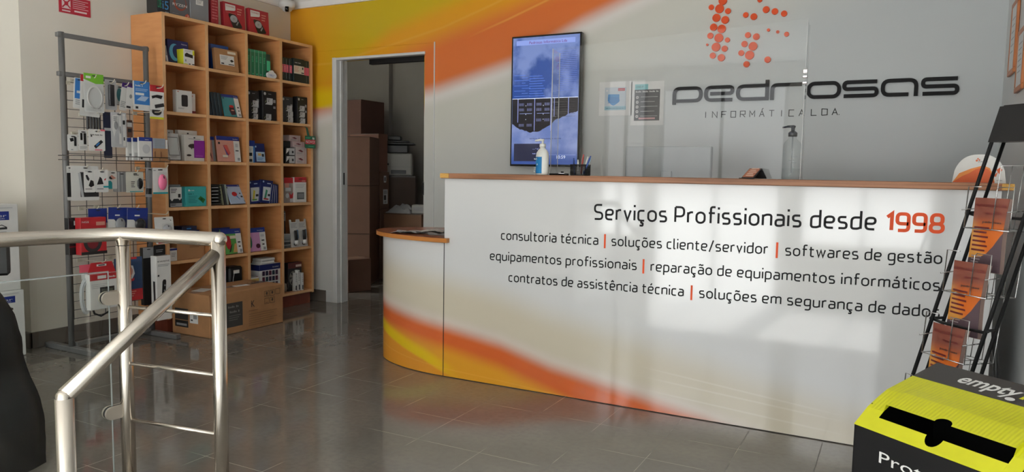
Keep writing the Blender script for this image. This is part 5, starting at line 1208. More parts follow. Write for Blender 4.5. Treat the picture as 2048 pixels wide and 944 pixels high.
carton('paper_pack', 'pink photo paper pack with a coloured fan picture in the third row', 'pack', g3, 3.722, R2 + 0.001, 0.205, 0.184, 0.012, 'ro', [('r', 0, 1, .84, 1, 'bl'), ('t', 'brother', .72, .94, .88, .045, 'w'), ('r', .73, 1, 0, .83, 'w')] + fan(.26, .64, ((60, 90, 150), (120, 60, 120), (180, 50, 60), (200, 90, 80))) + [('r', .2, .42, .17, .26, 'cr'), ('r', .78, .92, .42, .46, 'k'), ('r', .84, .95, .05, .16, 'g'), ('r', .04, .12, .68, .76, 'k'), ('r', .78, .9, .58, .72, 'lg')], x=S - 0.02, tip=-6.5)
carton('ink_pack', 'narrow blue and white ink pack at the left of the third column, third row', 'ink pack', g3, 4.003, R2, 0.066, 0.166, 0.02, 'w', [('r', 0, 1, .74, 1, 'bl'), ('r', .75, 1, 0, .74, 'lb'), ('r', .15, .6, .3, .45, 'k'), ('r', .15, .6, .04, .16, 'dk'), ('l', .15, .6, .64, 3, .07, 'g')], x=S - 0.03)
carton('ink_pack', 'blue ink pack with a pale printed window in the third row', 'ink pack', g3, 4.066, R2 + 0.001, 0.105, 0.145, 0.02, 'db', [('r', .12, .95, .04, .55, (176, 200, 220)), ('r', .3, .6, .35, .48, (206, 170, 110)), ('r', .65, .85, .3, .45, 'k'), ('l', .2, .8, .22, 3, .05, 'lb'), ('e', .14, .82, .06, .05, 'lbl')], x=S - 0.02, tip=-6.5)
for k, (y, z, w_, h_, c, x, lab) in enumerate(((4.345, R2, 0.045, 0.10, 'k', S - 0.06, 'black small box at the bottom left of the right-hand cell, third row'), (4.385, R2, 0.105, 0.064, 'k', S - 0.03, 'black and white ink box at the bottom of the small stack'), (4.385, R2 + 0.0645, 0.105, 0.062, 'k', S - 0.03, 'black and white ink box second in the small stack'), (4.372, R2 + 0.127, 0.088, 0.05, 'k', S - 0.05, 'plain black box on top of the black and white ink boxes'),
        (4.498, R2, 0.125, 0.068, (206, 192, 190), S - 0.03, 'pinkish white ink box at the bottom of the tall stack'), (4.498, R2 + 0.0685, 0.125, 0.066, (206, 192, 190), S - 0.03, 'pinkish white ink box second in the tall stack'), (4.480, R2 + 0.135, 0.13, 0.044, (214, 186, 186), S - 0.04, 'pinkish white ink box third in the tall stack'), (4.46, R2 + 0.1795, 0.125, 0.05, (206, 184, 182), S - 0.06, 'pinkish white ink box on top of the tall stack'))):
    its = [('r', .38, .96, .06, .94, 'lg'), ('p', [(.12, .9), (.4, .9), (.3, .5), (.05, .2)], 'w'), ('r', .66, .84, .3, .6, 'dk')] if c == 'k' and k in (1, 2) else ([('p', [(.2, .6), (.45, .7), (.7, .45), (.5, .4)], (120, 50, 60)), ('l', .1, .6, .3, 2, .12, 'g'), ('r', .8, .82, .05, .95, 'ro')] if k > 3 else [])
    carton('ink_box', lab, 'ink box', 'ink boxes in the third row', y, z, w_, h_, 0.07, c, its, x=x)
b = MB(); b.prism(card_outline(0.122, 0.100, 0.006), 0, 0.0015, K((28, 104, 72))); deco(b, 0.122, 0.10, [('r', .04, .96, .34, .70, (196, 40, 60)), ('t', 'NOVO!', .08, .92, .41, .23, 'w'), ('l', .06, .5, .86, 2, .08, 'lgr'), ('e', .72, .82, .04, .1, 'w'), ('e', .82, .80, .04, .1, 'w'), ('r', .3, .8, .12, .17, 'lgr')])
q = MB(); q.add([(0.028, 0.002, 0.095), (0.058, 0.002, 0.095), (0.045, 0.012, 0.165), (0.022, 0.012, 0.165), (0.034, 0.03, 0.178), (0.012, 0.03, 0.178)], [(0, 1, 2, 3), (3, 2, 4, 5)], K((36, 96, 70)))
put(b, 'shelf_wobbler', 'green and red tag reading NOVO hanging at the right edge of the shelf', 'tag', (S + 0.012, 4.56, 1.285), (0, 0, R(90)), None, [('bent_strip', q)])
# row 4
g4 = 'fourth row of the shelf unit'
carton('webcam_box', 'black box with a white printed front at the left of the fourth row', 'box', g4, 3.310, R3, 0.098, 0.135, 0.06, (40, 44, 46), [('r', .05, .98, .42, 1, 'w'), ('p', [(.05, .42), (.2, .3), (.35, .42)], 'w'), ('p', [(.7, .42), (.82, .34), (.92, .42)], 'w'), ('r', .68, .88, .48, .66, 'k'), ('l', .12, .6, .88, 3, .08, 'dk'), ('r', .05, .98, .02, .2, 'g'), ('l', .1, .5, .15, 2, .06, 'k')], x=S - 0.015)
carton('product_box', 'flat grey and teal boxes behind the black and white box', 'box', g4, 3.318, R3, 0.135, 0.150, 0.06, (96, 122, 124), [('r', 0, 1, .92, 1, 'g')], x=S - 0.085)
carton('router_box', 'turquoise network box seen edge-on, left of the front one', 'box', g4, 3.410, R3, 0.024, 0.136, 0.10, (44, 138, 140), [('r', .45, .5, 0, 1, (30, 100, 104))], x=S - 0.02)
carton('router_box', 'turquoise network box with a green circuit board picture in the fourth row', 'box', g4, 3.436, R3, 0.170, 0.138, 0.05, (58, 168, 168), [('t', 'tp-link', .18, .42, .78, .06, 'w'), ('e', .16, .81, .04, .05, 'w'), ('b', .12, .38, .6, .06, (20, 90, 96)), ('l', .12, .55, .5, 5, .08, (40, 130, 132)), ('p', [(.58, .38), (.70, .52), (.94, .34), (.82, .14), (.78, .2), (.72, .26)], (40, 110, 44)), ('p', [(.68, .36), (.74, .42), (.82, .36), (.76, .29)], (20, 66, 30))], x=S - 0.012)
b = MB()
for k in range(7): b.box(0.002, 0.10, 0.0, 0.10, 0.001 + k * 0.022, 0.020 + k * 0.022, K('k', 0.25), 0.006)
for k in range(5): b.ink(0.012, 0.07, 0.03 + k * 0.024, 0.034 + k * 0.024, K('lg', 0.2), 1, 0.0)
put(b, 'bagged_cable_stack', 'shiny black bagged stack at the left of the second column, fourth row', 'bag', (S - 0.03, 3.655, R3), (0, 0, R(90)), g4)
for k, (c, lab) in enumerate((((120, 122, 96), 'olive leaning pack between the black bag and the leaf pack'), ('dk', 'dark leaning pack just left of the leaf pack'), ((150, 160, 150), 'grey-green leaning pack directly behind the leaf pack'))):
    carton('paper_pack', lab, 'pack', g4, 3.762 + 0.022 * k, R3 + 0.001, 0.014, 0.150, 0.13, c, [], x=S - 0.03, lean=-10)
carton('paper_pack', 'pale blue photo paper pack with a red leaf picture leaning in the fourth row', 'pack', g4, 3.828, R3 + 0.004, 0.150, 0.155, 0.010, 'lbl', [('r', 0, 1, .9, 1, 'bl'), ('e', .40, .50, .16, .12, 'r'), ('p', [(.44, .4), (.62, .2), (.64, .22), (.5, .44)], 'lb'), ('r', .70, .78, .5, .56, 'k'), ('r', .72, .84, .32, .4, 'k'), ('r', .82, .96, .06, .18, 'g'), ('r', .03, .1, .8, .87, 'k'), ('t', 'brother', .74, .95, .92, .04, 'w')], x=S - 0.015, tip=-27.5)
for k, (y, w_, lab) in enumerate(((4.005, 0.115, 'blue ink pack with a yellow figure picture in the fourth row'), (4.098, 0.125, 'blue ink pack with a red stripe picture in the fourth row'))):
    carton('ink_pack', lab, 'ink pack', 'blue ink packs in the fourth row', y, R3, w_, 0.175, 0.02, 'db', [('r', .22, .95, .1, .70, (206, 212, 216)), ('p', [(.35, .2), (.45, .6), (.6, .55), (.5, .2)], ((206, 190, 60), (60, 140, 110))[k]), ('r', .62, .85, .3, .4, 'dk'), ('r', .3, .7, .14, .2, ('gn', 'r')[k]), ('e', .2, .92, .06, .04, 'lbl'), ('r', .5, .8, .84, .88, 'lbl')], x=S - 0.03 + 0.012 * k, lean=-3 + 9 * k)
for k in range(4):
    carton('ink_pack', ['thin blue pack with a white edge, first of the four leaning ones', 'thin blue pack with a white edge, second of the four leaning ones', 'thin blue pack with a white edge, third of the four leaning ones', 'thin blue pack with a white edge, last of the four leaning ones'][k], 'ink pack', 'leaning blue packs in the fourth row', 4.195 + 0.024 * k, R3 + 0.001, 0.018, 0.155 - 0.004 * k, 0.09, 'db', [('r', 0, .2, 0, .95, 'lg')], x=S - 0.015, lean=(9, 8, 5, 1)[k])
carton('adapter_pack', 'clear and red adapter pack at the left of the right-hand cell, fourth row', 'pack', g4, 4.372, R3, 0.105, 0.20, 0.02, (150, 138, 132), [('r', 0, 1, .78, 1, 'r'), ('r', .12, .7, .46, .6, 'lg'), ('p', [(.5, .42), (.7, .3), (.95, .42), (.9, .2), (.6, .12)], 'r'), ('r', .6, .95, .02, .16, 'lg'), ('r', .05, .5, .6, .78, 'ro'), ('e', .3, .28, .18, .1, 'lg')], x=S - 0.035)
carton('adapter_pack', 'white adapter pack with a red header and grey window, fourth row', 'pack', g4, 4.470, R3, 0.135, 0.204, 0.035, 'w', [('r', 0, 1, .80, 1, 'r'), ('r', .35, .65, .90, .95, 'dr'), ('r', .2, .8, .12, .4, (90, 92, 94)), ('r', .26, .74, .17, .35, (130, 134, 136)), ('l', .1, .9, .7, 3, .06, 'lg'), ('r', .6, .9, .83, .87, 'ro')], x=S - 0.02)
# row 5
g5 = 'fifth row of the shelf unit'
carton('product_box', 'brown cardboard box behind the end of the top rail, fifth row', 'box', g5, 3.372, R4, 0.225, 0.112, 0.12, 'br', [('l', .45, .9, .82, 3, .06, 'bk')], x=S - 0.03)
carton('product_box', 'white ink box with a blue stripe lying on the brown box', 'box', g5, 3.425, R4 + 0.1125, 0.155, 0.045, 0.09, 'w', [('r', 0, 1, .5, .8, 'lb'), ('p', [(.3, .5), (.6, .5), (.8, .1), (.4, .1)], 'dk')], x=S - 0.06)
carton('product_box', 'dark blue ink box lying on top of the small pile, fifth row', 'box', g5, 3.432, R4 + 0.158, 0.15, 0.036, 0.09, 'db', [('t', 'brother', .5, .75, .3, .3, 'lbl')], x=S - 0.06)
carton('product_box', 'second dark blue ink box at the very top of the small pile', 'box', g5, 3.445, R4 + 0.1945, 0.12, 0.030, 0.09, (30, 34, 60), [('r', .3, .6, .3, .6, 'lb')], x=S - 0.065)
carton('product_box', 'grey boxes standing left of the small pile in the fifth row', 'box', g5, 3.302, R4, 0.060, 0.175, 0.08, (120, 120, 118), [('r', .1, .9, .5, .52, 'lg')], x=S - 0.09)
carton('product_box', 'small white box with a blue top at the left of the fifth row', 'box', g5, 3.305, R4, 0.056, 0.085, 0.05, 'w', [('r', 0, 1, .85, 1, 'bl'), ('l', .2, .8, .6, 3, .12, 'g')], x=S - 0.015)
carton('paper_pack', 'green photo paper pack with a red petal picture in the fifth row', 'pack', g5, 3.752, R4 + 0.002, 0.182, 0.185, 0.012, 'gn', [('r', 0, 1, .80, 1, 'bl'), ('t', 'brother', .72, .94, .86, .045, 'w'), ('r', .72, 1, 0, .80, 'w'), ('e', .32, .46, .13, .28, 'r'), ('p', [(.42, .3), (.52, .42), (.4, .1), (.3, .05)], 'k'), ('p', [(.5, .05), (.62, .4), (.72, .4), (.72, .05)], (206, 156, 96)), ('r', .42, .72, .60, .72, 'cr'), ('r', .78, .92, .42, .47, 'k'), ('r', .8, .9, .25, .3, 'k'), ('r', .84, .96, .04, .16, 'g')], x=S - 0.02, tip=-9.5)
carton('paper_pack', 'blue paper packs behind the green one in the fifth row', 'pack', g5, 3.665, R4, 0.20, 0.195, 0.03, 'db', [('r', 0, .3, 0, .7, 'k')], x=S - 0.06, tip=-5.0)
carton('paper_pack', 'pink photo paper pack with a dark petal picture in the fifth row', 'pack', g5, 3.995, R4 + 0.001, 0.175, 0.18, 0.012, 'pg', [('r', 0, 1, .80, 1, 'bl'), ('t', 'brother', .56, .9, .86, .045, 'w'), ('r', .66, 1, 0, .80, 'w'), ('e', .10, .42, .10, .26, (40, 110, 80)), ('e', .52, .22, .12, .10, (80, 26, 50)), ('r', .74, .9, .42, .47, 'k'), ('r', .76, .88, .25, .3, 'k'), ('r', .8, .94, .04, .16, 'g'), ('r', .7, .9, .6, .7, 'lg')], x=S - 0.02, tip=-8.0)
def toolblister(y, lab):
    q = MB(); q.box(0.018, 0.078, -0.03, -0.001, 0.012, 0.13, M_BAG, 0.006); q2 = MB(); q2.tube([(0.048, -0.014, 0.055), (0.048, -0.014, 0.135)], [0.014, 0.012], K('k', 0.3), 12); q2.tube([(0.048, -0.014, 0.02), (0.048, -0.014, 0.055)], 0.016, K('w', 0.3), 12)
    b = MB(); b.prism([(0, 0), (0.094, 0), (0.094, 0.225), (0.075, 0.225), (0.07, 0.205), (0.024, 0.205), (0.019, 0.225), (0, 0.225)], 0, 0.002, K((208, 208, 204))); deco(b, 0.094, 0.225, [('l', .12, .85, .84, 4, .045, 'g'), ('r', .1, .9, .02, .18, 'lg'), ('e', .5, .1, .2, .05, 'k'), ('r', .72, .95, .3, .62, (90, 130, 170))])
    put(b, 'tool_blister', lab, 'pack', (S - 0.025, y, R4), (R(-6), 0, R(90)), 'grey tool blisters in the fifth row', [('blister_shell', q), ('article', q2)])
toolblister(4.436, 'grey notched blister pack, left of the two in the fifth row'); toolblister(4.530, 'grey notched blister pack, right of the two in the fifth row')
for k in range(4): carton('case', ['lowest dark grey case of the small pile, fifth row', 'second dark grey case of the small pile, fifth row', 'third grey case of the small pile, fifth row', 'topmost grey case of the small pile, fifth row'][k], 'case', 'small cases piled in the fifth row', 4.342, R4 + 0.0285 * k, 0.092, 0.027, 0.10, ((96, 100, 102), (70, 74, 76), (120, 124, 124), (150, 152, 152))[k], [('r', 0, 1, .8, .95, 'lg')], x=S - 0.03)
carton('product_box', 'silver and black box at the back of the right-hand cell, fifth row', 'box', g5, 4.37, R4, 0.12, 0.29, 0.06, (52, 54, 58), [('r', .3, .55, .62, 1, 'si'), ('r', .55, 1, .72, .95, 'g'), ('l', .6, .95, .88, 3, .05, 'k'), ('l', .05, .5, .5, 4, .06, 'g')], x=S - 0.14)
# row 6
g6 = 'bottom row of the shelf unit'
carton('product_box', 'small white box with a printed square at the left of the bottom row', 'box', g6, 3.31, R5, 0.06, 0.18, 0.05, 'w', [('l', .1, .9, .92, 3, .05, 'g'), ('r', .2, .8, .55, .75, 'lg')], x=S - 0.02)
carton('speaker', 'dim grey jar-like article at the left of the second column, bottom row', 'speaker', g6, 3.65, R5, 0.085, 0.25, 0.08, (74, 72, 70), [('r', 0, 1, .8, .9, 'dk'), ('l', .2, .8, .7, 3, .1, 'g')], x=S - 0.08)
b = MB(); b.box(0, 0.056, 0, 0.08, 0, 0.262, K('k'), 0.006); b.inkell(0.028, 0.21, 0.018, 0.018, K('dk'), 1); b.inkell(0.028, 0.15, 0.021, 0.021, K('dk'), 1); b.inkell(0.028, 0.21, 0.007, 0.007, K('g'), 2)
put(b, 'speaker', 'narrow black loudspeaker left of the bag with a white tag', 'speaker', (S - 0.06, 3.745, R5), (0, 0, R(90)), g6)
b = MB(); b.box(0, 0.125, 0, 0.10, 0, 0.265, K('k', 0.35), 0.012); q = MB(); q.box(0.035, 0.088, -0.003, -0.0005, 0.215, 0.24, K('w')); q2 = MB(); q2.tube([(0.038, -0.004, 0.215), (0.022, -0.012, 0.18), (0.016, -0.012, 0.13), (0.018, -0.006, 0.08)], 0.002, K('lg'), 6)
put(b, 'product_box', 'black box with a white tag and a grey cord in the bottom row', 'box', (S - 0.03, 3.815, R5), (0, 0, R(90)), g6, [('tag', q), ('cord', q2)])
b = MB(); b.box(0, 0.215, 0, 0.16, 0, 0.255, K('w'), 0.002); deco(b, 0.215, 0.255, [('r', 0, 1, .82, 1, 'db'), ('t', 'brother', .62, .92, .88, .045, 'w')] + [('r', .12 + .15 * i, .24 + .15 * i, .30 + .18 * j, .44 + .18 * j, ((60, 40, 66), (34, 36, 60), (96, 40, 60), (40, 60, 70))[(i + j * 2) % 4]) for i in range(5) for j in range(3)] + [('r', .15, .32, .06, .22, 'k'), ('r', .45, .62, .06, .22, 'dk'), ('r', .75, .9, .06, .22, 'k')])
xs_ = -0.0006
b.add([(xs_, 0.16, 0.001), (xs_, 0, 0.001), (xs_, 0, 0.209), (xs_, 0.16, 0.209)], [(0, 1, 2, 3)], K('lg')); b.add([(xs_, 0.16, 0.209), (xs_, 0, 0.209), (xs_, 0, 0.254), (xs_, 0.16, 0.254)], [(0, 1, 2, 3)], K('db'))
b.add([(-0.0011, 0.14, 0.05), (-0.0011, 0.05, 0.05), (-0.0011, 0.05, 0.12), (-0.0011, 0.14, 0.15)], [(0, 1, 2, 3)], K('k')); b.add([(-0.0012, 0.09, 0.135), (-0.0012, 0.02, 0.165), (-0.0012, 0.02, 0.17), (-0.0012, 0.09, 0.15)], [(0, 1, 2, 3)], K('r'))
put(b, 'printer_box', 'large blue-topped printer box with small coloured pictures in the bottom row', 'box', (S - 0.012, 4.085, R5), (0, 0, R(90)), g6)
for k in range(2): carton('product_box', ['lower flat white box on the printer box', 'upper flat white box on the printer box'][k], 'box', 'flat white boxes on the printer box', 4.12 + 0.006 * k, R5 + 0.2555 + 0.0225 * k, 0.135, 0.021, 0.10, 'w', [('r', .02, .98, .02, .25, 'g')], x=S - 0.03)
carton('product_box', 'small white and gold box beside the printer box in the bottom row', 'box', g6, 3.995, R5, 0.082, 0.165, 0.07, 'w', [('r', 0, 1, .5, .95, (196, 168, 90)), ('p', [(0, .5), (.5, .7), (1, .5)], (120, 92, 50)), ('l', .1, .8, .4, 3, .1, 'g')], x=S - 0.012)
b = MB(); b.box(0, 0.155, 0, 0.05, 0, 0.232, K('k'), 0.002); deco(b, 0.155, 0.232, [('r', 0, 1, .80, 1, (92, 34, 30)), ('r', .55, .96, .84, .92, (206, 186, 176))])
b.inkell(0.062, 0.105, 0.052, 0.062, K((120, 116, 108)), 3)
for k in range(7):
    a = 2 * PI * k / 7; b.inkpoly([(0.062 + 0.012 * math.cos(a), 0.105 + 0.014 * math.sin(a)), (0.062 + 0.048 * math.cos(a + .25), 0.105 + 0.057 * math.sin(a + .25)), (0.062 + 0.048 * math.cos(a + .6), 0.105 + 0.057 * math.sin(a + .6))], K('k'), 4)
b.inkell(0.062, 0.105, 0.013, 0.015, K('k'), 5)
put(b, 'fan_box', 'black computer fan box with a dark red top in the bottom row', 'box', (S - 0.05, 4.422, R5), (0, 0, R(90)), g6)
for k in range(3): carton('product_box', ['slim white pack standing in front of the fan box, left', 'slim white pack standing in front of the fan box, middle', 'slim white pack standing in front of the fan box, right'][k], 'pack', 'slim white packs by the fan box', 4.468 + 0.034 * k, R5, 0.022, (0.15, 0.17, 0.145)[k], 0.05, 'w', [('l', .2, .8, .9, 5, .1, 'g'), ('r', .2, .8, .05, .3, 'dk')], x=S - 0.02 + 0.004 * k, lean=(2, -2, 0)[k])
b = MB(); nv = []
b.lathe([(0.022, 0), (0.034, 0.02), (0.038, 0.05), (0.030, 0.085), (0.014, 0.11), (0.02, 0.125)], M_BAG, 14)
for i in range(len(b.v)): p = Vector(b.v[i]); k = 1 + 0.25 * noise.noise(p * 40); b.v[i] = (p.x * k, p.y * k * 0.8, p.z)
q = MB(); q.lathe([(0.018, 0.004), (0.026, 0.03), (0.02, 0.07)], K((150, 140, 124)), 10)
put(b, 'plastic_bag', 'small crumpled clear bag at the left of the right-hand cell, bottom row', 'bag', (S - 0.06, 4.385, R5), (0, 0, 0), None, [('contents', q)])

# ------------------------------------------------------------------ big carton on the floor
b = MB(); LW, LD, LH = 0.648, 0.365, 0.284
b.box(0, LW, 0, LD, 0, LH, M_CARTON, 0.004)
deco(b, LW, LH, [('r', .20, .42, .16, .74, (66, 64, 62)), ('b', .23, .37, .62, .05, (140, 138, 134)), ('b', .25, .38, .50, .05, (140, 138, 134)), ('l', .24, .39, .42, 3, .05, (110, 108, 104)), ('t', 'K', .535, .585, .55, .17, 'dk'), ('r', .50, .63, .46, .47, 'bk'), ('l', .50, .90, .37, 6, .055, (140, 100, 66))])
lw = lambda *a: b.ink(*a)
for i, (u, v) in enumerate(((.72, .74), (.80, .74), (.88, .76), (.72, .56), (.80, .56))):
    x0, z0 = u * LW, v * LH; dk = K((70, 52, 38))
    for s_ in ((x0, x0 + .045, z0, z0 + .003), (x0, x0 + .045, z0 + .038, z0 + .041), (x0, x0 + .003, z0, z0 + .041), (x0 + .042, x0 + .045, z0, z0 + .041)): b.ink(*s_, dk, 6)
    if i in (0, 1, 4): b.inkell(x0 + .0225, z0 + .024, .009, .011, dk, 6, 0, 10)
    if i in (0, 3): b.ink(x0 + .01, x0 + .035, z0 + .008, z0 + .011, dk, 6)
# end face printing (local x = 0 side)
def endq(y0, y1, z0, z1, M, l=1): b.add([(-0.0005 * l, y1, z0), (-0.0005 * l, y0, z0), (-0.0005 * l, y0, z1), (-0.0005 * l, y1, z1)], [(0, 1, 2, 3)], M)
endq(0.205, 0.335, 0.10, 0.175, K((66, 64, 62))); endq(0.205, 0.335, 0.05, 0.095, K((40, 38, 38))); endq(0.11, 0.19, 0.085, 0.155, K('w')); endq(0.12, 0.155, 0.115, 0.145, K('g'), 2); endq(0.16, 0.18, 0.10, 0.11, K('dk'), 2); endq(0.22, 0.32, 0.06, 0.075, K('g'), 2)
q = MB(); q.box(0.01, LW - 0.01, LD / 2 - 0.03, LD / 2 + 0.03, LH, LH + 0.0008, glassy('parcel_tape', (0.82, 0.72, 0.6), 0.15, 1.45, 0.15)); 
put(b, 'carton', 'large brown cardboard carton on the floor in front of the shelf unit', 'carton', (-3.939, 3.291, 0), (0, 0, R(90)), None, [('tape', q)])
def paper(name, label, x, y, z, w_, d_, rz, col): 
    b = MB(); b.box(-w_ / 2, w_ / 2, -d_ / 2, d_ / 2, 0, 0.0015, K(col)); 
    for k in range(3): b.box(-w_ * .35, w_ * .3, -d_ * .3 + k * d_ * .2, -d_ * .27 + k * d_ * .2, 0.0015, 0.0018, K('g'))
    return put(b, name, label, 'paper', (x, y, z), (0, 0, R(rz)), 'papers on the carton')
paper('paper_sheet', 'white sheet lying on the carton near the railing post', -4.16, 3.42, LH + 0.001, 0.09, 0.12, 20, 'w')
paper('paper_sheet', 'narrow white sheet lying in the middle of the carton top', -4.10, 3.70, LH + 0.001, 0.05, 0.11, -10, 'w')
b = MB(); q_ = []
for i in range(7):
    for j in range(7): q_.append((-0.05 + i * 0.017, -0.06 + j * 0.02, 0.003 + 0.012 * abs(noise.noise((i * 0.7, j * 0.7, 3)))))
b.add(q_, [(i * 7 + j, i * 7 + 7 + j, i * 7 + 8 + j, i * 7 + 1 + j) for i in range(6) for j in range(6)], M_BAG, True)
put(b, 'plastic_bag', 'crumpled clear film lying on the far end of the carton', 'bag', (-4.12, 3.84, LH + 0.001), (0, 0, R(12)), None)

# ------------------------------------------------------------------ magazine rack
t = empty('magazine_rack', 'black leaning leaflet rack with chrome wire pockets at the right of the counter', 'magazine rack', (-0.078, 2.233, 0), R(-47.8))
TA = math.tan(R(18.2)); RW = 0.176
fy = lambda z, off=0.0: z * TA + off
b = MB()
b.tube([(0, fy(0.01), 0.01), (0, fy(1.318), 1.318), (0.004, fy(1.326), 1.326), (RW - .004, fy(1.326), 1.326), (RW, fy(1.318), 1.318), (RW, fy(0.01), 0.01)], 0.0052, M_MATT, 10)
b.tube([(0.0, fy(0.02, .043), 0.02), (0.0, fy(1.24, .043), 1.24)], 0.0048, M_MATT, 10); b.tube([(RW - .008, fy(0.02, .043), 0.02), (RW - .008, fy(1.24, .043), 1.24)], 0.0048, M_MATT, 10)
for z in (1.026, 0.725, 0.42, 0.15): b.tube([(-0.008, fy(z), z), (0.02, fy(z, .012), z - 0.008), (RW - .02, fy(z, .012), z - 0.008), (RW + 0.006, fy(z), z)], 0.0042, M_BLACK, 8); b.tube([(0, fy(z), z), (0, fy(z, .043), z)], 0.0042, M_BLACK, 8); b.tube([(RW, fy(z), z), (RW - .008, fy(z, .043), z)], 0.0042, M_BLACK, 8)
b.build('tube_frame', t)
b = MB(); 
vs = []
for x in (-0.006, RW + 0.006):
    for (dy, z) in ((-0.007, 1.226), (-0.007, 1.328), (0.05, 1.310), (0.05, 1.226)): vs.append((x, fy(z, dy), z))
b.add(vs, [(0, 3, 2, 1), (4, 5, 6, 7), (0, 1, 5, 4), (1, 2, 6, 5), (2, 3, 7, 6), (3, 0, 4, 7)], M_BLACK); b.build('header_panel', t)
for sx_ in (0.02, RW - 0.02):
    b = MB(); b.tube([(sx_, fy(0.72, .05), 0.72), (sx_ + 0.002, fy(0.55, .13), 0.55), (sx_ + 0.01, fy(0.3, .25), 0.3), (sx_, fy(0.012, .36), 0.012)], 0.0065, M_BLACK, 10); b.build('back_leg', t)
ztops = (1.235 - 0.135, 1.068 - 0.145, 0.895 - 0.145, 0.722 - 0.145, 0.549 - 0.145)
for zt in ztops:
    b = MB(); r_ = 0.0016; zb = zt - 0.115
    x0, x1 = 0.022, RW - 0.012
    # back loop, front panel loops and sides
    b.tube([(x0, fy(zb, .075), zb), (x0, fy(zt + .06, .038), zt + .06), (x1, fy(zt + .06, .038), zt + .06), (x1, fy(zb, .075), zb)], r_, M_CHROME, 6, closed=True)
    b.tube([(x0, fy(zb, .075), zb), (x0, fy(zb, -.020), zb), (x0, fy(zt, -.05), zt), (x0 + 0.042, fy(zt, -.05), zt)], r_, M_CHROME, 6)
    b.tube([(x1, fy(zb, .075), zb), (x1, fy(zb, -.020), zb), (x1, fy(zt, -.05), zt), (x1 - 0.045, fy(zt, -.05), zt), (x1 - 0.05, fy(zt - .006, -.05), zt - .006), (x1 - 0.052, fy(zb, -.020), zb)], r_, M_CHROME, 6)
    b.tube([(x0, fy(zb, -.020), zb), (x1, fy(zb, -.020), zb)], r_, M_CHROME, 6); b.tube([(x0, fy(zb + .05, -.047), zb + .05), (x0, fy(zb + .055, .02), zb + .055)], r_, M_CHROME, 6); b.tube([(x1, fy(zb + .05, -.047), zb + .05), (x1, fy(zb + .055, .02), zb + .055)], r_, M_CHROME, 6)
    for k in range(5): x = x0 + (x1 - x0) * k / 4; b.tube([(x, fy(zb, -.020), zb), (x, fy(zb, .075), zb)], r_ * 0.8, M_CHROME, 5)
    for k in range(1, 4): x = x0 + (x1 - x0) * k / 4; b.tube([(x, fy(zb, .075), zb), (x, fy(zt + .06, .038), zt + .06)], r_ * 0.8, M_CHROME, 5)
    b.build('wire_pocket', t)
def leaflet_mat():
    B = NB('leaflet_print')
    u = B.n('ShaderNodeUVMap'); u.uv_map = 'UVMap'; sp = B.n('ShaderNodeSeparateXYZ'); B.nt.links.new(u.outputs[0], sp.inputs[0])
    x, v = sp.outputs[0], sp.outputs[1]
    edge = B.curve(v, [(0.0, -0.2), (0.15, -0.15), (0.19, 0.42), (0.25, 0.60), (0.35, 0.77), (0.5, 0.95), (0.6, 1.1), (1.0, 1.3)])
    c = B.mix(B.rng(B.math('SUBTRACT', edge, x), -0.01, 0.02), (96, 78, 84), (202, 104, 42))
    c = B.mix(B.rng(B.math('SUBTRACT', B.math('ADD', B.math('MULTIPLY', v, 1.0), x), 0.0), 0.95, 0.55), c, (204, 142, 66))
    c2 = B.mix(B.rng(v, 0.52, 0.78), c, (126, 72, 60))
    c2 = B.mix(B.rng(B.math('SUBTRACT', edge, x), -0.01, 0.02), (92, 76, 82), c2)
    B.color(c2); B.b.inputs['Roughness'].default_value = 0.18
    return B.M
M_LEAFLET = leaflet_mat()
MAR = pal((104, 34, 34), 0.4); 
